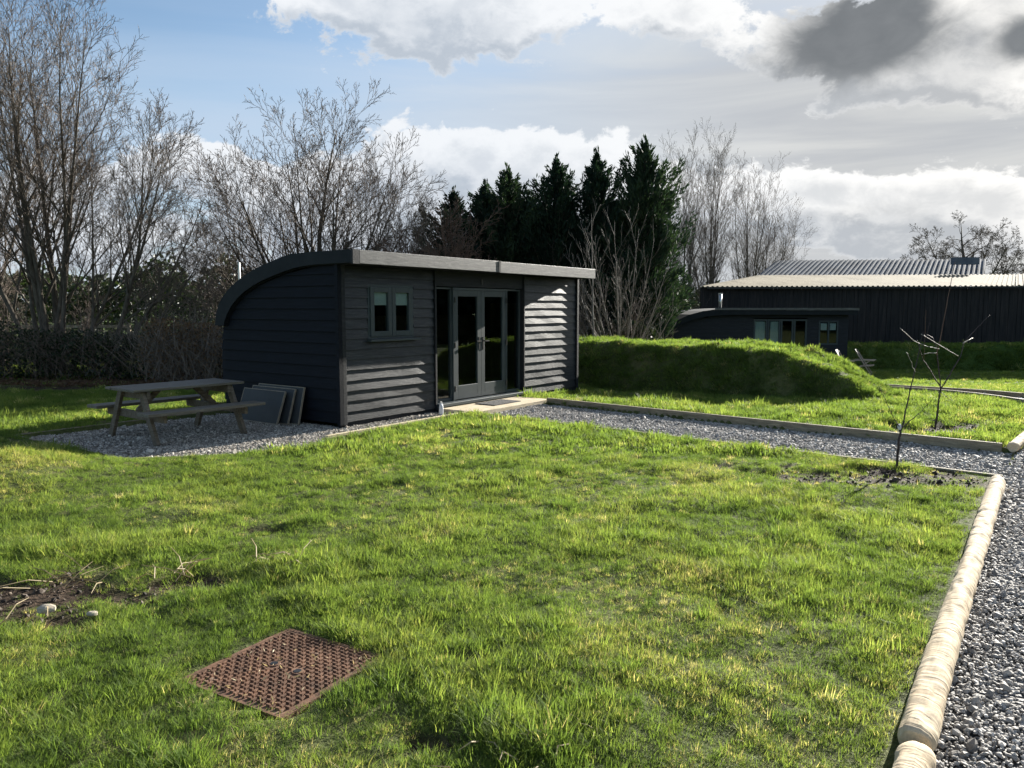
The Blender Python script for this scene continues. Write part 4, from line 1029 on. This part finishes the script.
hedge('dead_leaf_hedge', [(-8.2, 17.4), (-6.2, 17.2), (-5.2, 17.2)], 1.15, 1.0, 2000, 5200, 62, 'brown leafy tangle right beside the cabin end wall', leafmat='deadleaf', twmat='twig_pale', lsz=(.04, .09))
hedge('tall_hedge', [(-30, 31), (-20, 31), (-12, 30.5), (-4, 31), (-1, 31)], 2.9, 2.2, 1500, 26000, 63, 'tall dark evergreen hedge behind the bare trees at left', lsz=(.12, .26))
hedge('tall_hedge', [(1, 25.2), (3, 24.8), (4.4, 25.6)], 1.9, 1.6, 800, 12000, 64, 'dark ivy covered undergrowth at the foot of the conifers', lsz=(.08, .18))
hedge('tall_hedge', [(4.5, 31.5), (7.3, 35.5), (10.5, 46)], 2.8, 1.8, 2600, 9000, 65, 'twiggy undergrowth below the slender bare trees', lsz=(.07, .16))
hedge('far_tree_line', [(-70, 75), (-30, 82), (0, 85), (30, 90), (90, 84)], 4.2, 4, 0, 26000, 66, 'low distant tree line across the fields', lsz=(.4, .9), cat='tree line')
hedge('tall_hedge', [(19, -6), (27, 6), (31, 16), (33, 27)], 4.8, 2.8, 0, 26000, 67, 'dark tree belt on the right, mirrored in the glazed doors', lsz=(.35, .75))
# leaf litter
r = np.random.RandomState(3); n = 5200
lx = r.uniform(-14, -5.2, n); ly = 16.2+np.abs(r.normal(0, 1.0, n)); lz = height(lx, ly)+r.uniform(.01, .05, n)
lo = leafquads(np.stack([lx, ly, lz], 1), r.uniform(.04, .09, n), M['deadleaf'], 'leaf_litter', None, 4, .7); tag(lo, 'brown fallen leaves along the foot of the hedge', 'leaves', kind='stuff')
# old gate rail glimpsed at far left
o = empty('field_fence', (-22, 29.2, 0), 0, 'pale low rail fence glimpsed through the trees at far left', 'fence')
for x in (0, 2.5, 5.0, 7.5):
    mb = MB(); mb.bx(x-.06, x+.06, -.06, .06, -.1, 1.05); mb.build('post', M['edging'], o)
for z in (.45, .9):
    mb = MB(); mb.bx(0, 7.5, -.10, -.062, z, z+.11); mb.build('rail', M['edging'], o)

# ------------------------------------------------------------------ saplings
def sapling(Y, trunk, brs, label, tie=None):
    base = at(*trunk[0], Y); g_ = float(height(np.array([base.x]), np.array([Y]))[0])
    o = empty('sapling', (base.x, Y, g_), 0, label, 'sapling', 'young fruit saplings in the lawn')
    def P_(p, off=0): q = at(p[0], p[1], Y+off); return Vector((q.x-base.x, off, q.z-g_))
    def smooth(ps):
        out = []
        for i_ in range(len(ps)-1):
            for k in range(4): out.append(ps[i_].lerp(ps[i_+1], k/4)+Vector((rnd.gauss(0, .003), rnd.gauss(0, .003), 0)))
        return out+[ps[-1]]
    tp_ = [P_(p) for p in trunk]; tp_[0].z = -.05
    T = MB(); pts = smooth(tp_); T.tube(pts, [.0145-.005*i_/len(pts) for i_ in range(len(pts))], 8); T.build('trunk', M['sap'], o, smooth=True)
    for ps, r0, r1, mt, off in brs:
        q = [P_(p, off*i_/(len(ps)-1)) for i_, p in enumerate(ps)]; q = smooth(q); T = MB()
        T.tube(q, [.85*(r0+(r1-r0)*i_/len(q)) for i_ in range(len(q))], 6); T.build('branch', M[mt], o, smooth=True)
    if tie:
        q = P_(tie); T = MB(); T.tube([q+Vector((0, 0, -.03)), q+Vector((0, 0, -.01)), q+Vector((0, 0, .012)), q+Vector((0, 0, .03))], [.012, .019, .019, .012], 8); T.build('tree_tie', M['blind'], o, smooth=True)
    return o
sapling(7.74, [(896.5, 472), (898, 450), (900.7, 429)], [
    ([(900.7, 430), (903, 424), (909, 396), (915, 370), (919, 350), (923, 332)], .011, .003, 'sap', .25),
    ([(900, 429), (893, 416), (885, 399), (878.6, 386)], .006, .002, 'sap', -.2), ([(901, 429), (911, 420), (922, 411), (934, 397)], .006, .002, 'sap', .2),
    ([(915, 372), (911, 362), (906, 352)], .004, .002, 'sap_pale', -.1), ([(919, 352), (925, 340), (930, 322)], .003, .0015, 'sap', .1)],
    'nearer sapling with a white tie, in bare soil beside the gravel path', (899.5, 427))
sapling(10.6, [(934.5, 430), (938, 408), (941, 388)], [
    ([(941, 388), (932, 373), (923, 360), (917, 340)], .011, .004, 'sap', -.3), ([(941, 388), (939, 372), (937, 350), (933, 338), (926, 334)], .010, .004, 'sap', .2),
    ([(937, 355), (943, 325), (950, 288), (955, 262)], .009, .003, 'twig_red', .1), ([(942, 387), (952, 371), (960, 357), (965, 341)], .011, .006, 'sap', .3),
    ([(965, 341), (978, 327), (990, 315)], .007, .002, 'sap', .3), ([(939, 349), (926, 346), (914, 341), (900, 328)], .006, .004, 'sap_pale', -.2), ([(958, 356), (946, 349), (934, 342), (921, 334)], .006, .004, 'sap_pale', -.3),
    ([(963, 343), (969, 340), (973, 338)], .008, .006, 'sap_pale', .2), ([(924, 362), (925, 335), (926, 310)], .004, .002, 'twig_red', -.2), ([(941, 392), (951, 400), (962, 392)], .004, .002, 'sap', .2), ([(937, 353), (930, 353), (924, 354)], .006, .004, 'sap_pale', -.1)],
    'farther sapling with arching side shoots and one long reddish leader')

# ------------------------------------------------------------------ small things in the lawn
def twigs(loc, n, L, seed, label, mat='straw'):
    r = random.Random(seed); o = empty('dead_stalks', loc, 0, label, 'stalks'); mb = MB()
    for k in range(n):
        a = r.uniform(0, 6.28); e = r.uniform(.05, .6); p = Vector((r.gauss(0, .10), r.gauss(0, .07), .01)); d = Vector((math.cos(a)*math.cos(e), math.sin(a)*math.cos(e), math.sin(e)))
        l = L*r.uniform(.4, 1.1); q = p+d*l*.5+Vector((0, 0, .02)); s_ = q+d*l*.5+Vector((r.gauss(0, .03), r.gauss(0, .03), -.03)); mb.tube([p, q, s_], [.0035, .003, .0015], 4)
    mb.build('stems', M[mat], o); return o
twigs((-2.62, 4.40, .02), 12, .30, 1, 'pale dry stalks sticking up from the bare soil at left')
twigs((-2.05, 4.55, .02), 9, .28, 2, 'dry stalks lying over the dark hollow at left')
twigs((-2.55, 3.80, .02), 8, .22, 3, 'dry stalks beside the pale stone')
twigs((-1.45, 4.85, .02), 10, .22, 4, 'flattened straw coloured stalks in the middle left lawn')
twigs((-.05, 2.62, .02), 8, .20, 5, 'straw stems in the grass near the bottom edge')
def fstone(loc, s, seed, label):
    import bmesh
    r = random.Random(seed); bm = bmesh.new(); bmesh.ops.create_icosphere(bm, subdivisions=2, radius=s)
    for v in bm.verts: k = r.uniform(.85, 1.12); v.co = Vector((v.co.x*1.4*k, v.co.y*k, v.co.z*.6*k))
    me = bpy.data.meshes.new('stone'); bm.to_mesh(me); bm.free(); me.materials.append(M['stone']); o = bpy.data.objects.new('stone', me); C.objects.link(o); o.location = loc
    tag(o, label, 'stone')
r = np.random.RandomState(12); n = 70
qx = r.uniform(-.29, .29, n); qy = r.uniform(-.29, .29, n)
lo = leafquads(np.stack([MH[0]+qx*math.cos(MHR)-qy*math.sin(MHR), MH[1]+qx*math.sin(MHR)+qy*math.cos(MHR), np.full(n, .022)], 1), r.uniform(.012, .04, n), M['straw'], 'debris', None, 8, .22); tag(lo, 'straw bits and dry grass lying on the rusty cover', 'debris', kind='stuff')
fstone((-2.52, 4.02, .03), .038, 1, 'pale buff stone lying by the bare soil at left')
fstone((-2.25, 3.98, .02), .022, 2, 'small pale pebble right of the buff stone')

# clods of soil
r = np.random.RandomState(8); n = 40000
x = r.uniform(-4, 8, n); y = r.uniform(2.3, 11.5, n); k = (soil(x, y) > .35) & (zone(x, y) > .08) & (sdf(x, y, MHP) > .06); x, y = x[k], y[k]; n = len(x)
M['clod'] = m_stone('dark_soil_clods', (.02, .014, .010), (.04, .028, .020), (.075, .054, .038))
CL = source([pebble(90+s, M['clod']) for s in range(5)], 'clods')
s = .012*np.exp(r.normal(0, .5, n))
scatter('soil_clods', np.stack([x, y, height(x, y)], 1), r.uniform(0, 6, (n, 3)), np.stack([s, s, s], 1), r.randint(0, 5, n), r.rand(n), CL, 'crumbs of dark soil on the bare patches of lawn', 'soil')

# ------------------------------------------------------------------ sky
w = bpy.data.worlds.new('World'); sc.world = w; w.use_nodes = True; w.node_tree.nodes.clear()
t = NT(w.node_tree)
sky = t.node('ShaderNodeTexSky'); sky.sky_type = 'NISHITA'; sky.sun_disc = False; sky.sun_elevation = SUN_EL; sky.sun_rotation = SUN_AZ
sky.altitude = 0; sky.air_density = 1.0; sky.dust_density = .6; sky.ozone_density = 2.0
tc = t.node('ShaderNodeTexCoord'); sp = t.node('ShaderNodeSeparateXYZ'); t.link(tc.outputs['Generated'], sp.inputs[0])
az = t.math('ARCTAN2', sp.outputs[0], sp.outputs[1]); el = t.math('ARCSINE', sp.outputs[2])
def blob(px, py, rx, ry, wt):
    a, e = bearing(px, py); a2, e2 = bearing(px+rx, py); a3, e3 = bearing(px, py-ry)
    return (a, e, abs(a2-a), abs(e3-e), wt)
blobs = [blob(410, 18, 95, 46, 1.0), blob(480, 8, 80, 50, .9), blob(335, 0, 60, 20, .6), blob(600, 10, 60, 28, .7), blob(690, 8, 60, 24, .75), blob(850, 38, 120, 50, 1.15), blob(1000, 25, 90, 60, 1.0), blob(900, 85, 90, 26, .7), blob(1040, 80, 60, 35, .7),
         blob(430, 165, 95, 42, .95), blob(345, 215, 70, 50, .6), blob(565, 158, 75, 36, .95), blob(660, 190, 70, 35, .7), blob(190, 165, 55, 35, .6), blob(200, 230, 190, 50, .6), blob(500, 205, 200, 40, .8),
         blob(910, 205, 110, 38, 1.15), blob(820, 205, 70, 26, .8), blob(1010, 220, 60, 38, .9), blob(880, 248, 110, 14, .7), blob(770, 215, 60, 25, .5),
         blob(30, 150, 70, 60, .45), blob(60, 250, 120, 40, .6)]
# density as a node group
ng = bpy.data.node_groups.new('cloud_density', 'ShaderNodeTree')
ng.interface.new_socket('az', in_out='INPUT', socket_type='NodeSocketFloat'); ng.interface.new_socket('el', in_out='INPUT', socket_type='NodeSocketFloat')
ng.interface.new_socket('d', in_out='OUTPUT', socket_type='NodeSocketFloat')
q = NT(ng); gi = q.node('NodeGroupInput'); go = q.node('NodeGroupOutput')
cv = q.node('ShaderNodeCombineXYZ'); q.link(gi.outputs[0], cv.inputs[0]); q.link(q.math('MULTIPLY', gi.outputs[1], 1.5), cv.inputs[1])
n1 = q.math('ADD', q.math('MULTIPLY', q.noise(cv.outputs[0], 6.5, 12, .62, .25), .62), q.math('MULTIPLY', q.noise(cv.outputs[0], 19, 10, .62, .4), .38)); n2 = q.noise(cv.outputs[0], 2.3, 4, .5, .2)
tot = None
for a, e, ra, re, wt in blobs:
    u = q.math('DIVIDE', q.math('SUBTRACT', gi.outputs[0], a), ra); v = q.math('DIVIDE', q.math('SUBTRACT', gi.outputs[1], e), re)
    g_ = q.math('MULTIPLY', q.math('EXPONENT', q.math('MULTIPLY', q.math('ADD', q.math('MULTIPLY', u, u), q.math('MULTIPLY', v, v)), -.9)), wt)
    tot = g_ if tot is None else q.math('ADD', tot, g_)
# generic cloud away from the modelled part of the sky
side = q.maprange(q.math('ABSOLUTE', gi.outputs[0]), .62, .95)
tot = q.math('ADD', tot, q.math('MULTIPLY', side, q.math('MULTIPLY', n2, .35)))
high = q.maprange(gi.outputs[1], .36, .55)
tot = q.math('ADD', tot, q.math('MULTIPLY', high, q.math('MULTIPLY', n2, .45)))
d = q.math('ADD', q.math('MINIMUM', tot, 1.25), q.math('MULTIPLY', q.math('SUBTRACT', n1, .5), 3.7))
q.link(d, go.inputs[0])
def dens(a, e):
    x = t.node('ShaderNodeGroup'); x.node_tree = ng; t.setv(x.inputs[0], a); t.setv(x.inputs[1], e); return x.outputs[0]
d0 = dens(az, el); d1 = dens(t.math('ADD', az, .030), t.math('ADD', el, .035))
mask = t.maprange(d0, .46, .66)
lit = t.maprange(t.math('SUBTRACT', d0, d1), -.42, .52)
thick = t.maprange(d0, .8, 1.6)
# how near the sun
aS, eS = SUN_AZ, SUN_EL
ds = t.math('SQRT', t.math('ADD', t.math('POWER', t.math('ABSOLUTE', t.math('SUBTRACT', az, aS)), 2.0), t.math('POWER', t.math('ABSOLUTE', t.math('SUBTRACT', el, eS+.06)), 2.0)))
near = t.maprange(ds, .05, .85, 1.0, 0.0)
cwhite = t.mix(near, (.88, .91, .95), (1.06, 1.04, 1.0))
cgrey = t.mix(near, (.50, .56, .64), (.52, .53, .54))
cloud = t.mix(lit, cgrey, cwhite)
cloud = t.mix(t.math('MULTIPLY', thick, .55), cloud, cgrey)
cloud = t.mix(t.maprange(d0, .5, .80, .5, 0.0), cloud, cwhite)
cloud = t.mix(t.maprange(t.math('ABSOLUTE', az), .9, 1.6), cloud, (.30, .35, .43))
# the two heavy dark clouds at upper right
dk = None
for a, e, ra, re, wt in (blob(842, 42, 100, 50, 1.25), blob(890, 0, 52, 55, .8), blob(1030, 38, 38, 28, 1.2), blob(860, 212, 70, 16, .45), blob(650, 215, 60, 20, .3)):
    u = t.math('DIVIDE', t.math('SUBTRACT', az, a), ra); v = t.math('DIVIDE', t.math('SUBTRACT', el, e), re)
    g_ = t.math('MULTIPLY', t.math('EXPONENT', t.math('MULTIPLY', t.math('ADD', t.math('MULTIPLY', u, u), t.math('MULTIPLY', v, v)), -1.0)), wt)
    dk = g_ if dk is None else t.math('ADD', dk, g_)
cv = t.node('ShaderNodeCombineXYZ'); t.link(az, cv.inputs[0]); t.link(t.math('MULTIPLY', el, 1.6), cv.inputs[1])
nn = t.math('ADD', t.math('MULTIPLY', t.noise(cv.outputs[0], 7, 10, .62, .3), .6), t.math('MULTIPLY', t.noise(cv.outputs[0], 24, 8, .6, .5), .4))
dkm = t.maprange(t.math('ADD', dk, t.math('MULTIPLY', t.math('SUBTRACT', nn, .5), 1.5)), .18, 1.05)
cloud = t.mix(dkm, cloud, t.mix(t.maprange(nn, .3, .75), (.19, .205, .22), (.25, .265, .28)))
# thin veil of high cloud
sv = t.node('ShaderNodeCombineXYZ'); t.link(t.math('MULTIPLY', az, 1.2), sv.inputs[0]); t.link(t.math('MULTIPLY', el, 9.0), sv.inputs[1])
vn_ = t.noise(sv.outputs[0], 1.6, 6, .55, .6)
a0, e0 = bearing(150, 60)
band = t.math('ADD', t.maprange(el, .38, .16), t.math('MULTIPLY', t.maprange(az, -.5, .35), .9))
veil = t.maprange(t.math('ADD', t.math('MULTIPLY', band, .75), t.math('MULTIPLY', t.math('SUBTRACT', vn_, .5), .9)), -.05, 1.0)
veil = t.math('MULTIPLY', veil, t.maprange(t.math('ABSOLUTE', az), .8, 1.5, 1.0, .25))
vcol = t.mix(t.maprange(az, -.45, .45), (.54, .65, .80), t.mix(t.maprange(vn_, .3, .7), (.50, .52, .55), (.72, .725, .71)))
base = t.node('ShaderNodeMix', data_type='RGBA'); 
SK = .052
bg_sky = t.node('ShaderNodeBackground'); t.link(sky.outputs[0], bg_sky.inputs[0]); bg_sky.inputs[1].default_value = SK
bg_v = t.node('ShaderNodeBackground'); t.link(vcol, bg_v.inputs[0]); bg_v.inputs[1].default_value = .31
bg_c = t.node('ShaderNodeBackground'); t.link(cloud, bg_c.inputs[0]); bg_c.inputs[1].default_value = .305
mx = t.node('ShaderNodeMixShader'); t.link(t.math('MULTIPLY', veil, t.maprange(az, -.3, .3, .82, 1.0)), mx.inputs[0]); t.link(bg_sky.outputs[0], mx.inputs[1]); t.link(bg_v.outputs[0], mx.inputs[2])
mx2 = t.node('ShaderNodeMixShader'); t.link(mask, mx2.inputs[0]); t.link(mx.outputs[0], mx2.inputs[1]); t.link(bg_c.outputs[0], mx2.inputs[2])
wo = t.node('ShaderNodeOutputWorld'); t.link(mx2.outputs[0], wo.inputs[0])
w.cycles.sampling_method = 'MANUAL'; w.cycles.sample_map_resolution = 512

# ------------------------------------------------------------------ sun, camera, view
sl = bpy.data.lights.new('sun', 'SUN'); sl.energy = 5.0; sl.angle = R(.5); sl.color = (1.0, .95, .86)
so_ = bpy.data.objects.new('sun', sl); C.objects.link(so_)
dv = Vector((math.sin(SUN_AZ)*math.cos(SUN_EL), math.cos(SUN_AZ)*math.cos(SUN_EL), math.sin(SUN_EL)))
so_.rotation_euler = dv.to_track_quat('Z', 'Y').to_euler(); so_.location = dv*60
cd = bpy.data.cameras.new('camera'); cam = bpy.data.objects.new('camera', cd); C.objects.link(cam); sc.camera = cam
cd.sensor_width = 36; cd.lens = FPX*36/1024; cd.clip_start = .05; cd.clip_end = 3000
cam.location = (0, 0, CAMH); cam.rotation_euler = (math.pi/2-PITCH, 0, 0)
vs_ = sc.view_settings; vs_.view_transform = 'Standard'; vs_.look = 'None'; vs_.exposure = 1.75; vs_.gamma = 1; vs_.use_curve_mapping = False
sc.cycles.adaptive_threshold = .02; sc.cycles.max_bounces = 5; sc.cycles.transparent_max_bounces = 12; sc.cycles.diffuse_bounces = 2
sc.cycles.use_denoising = True
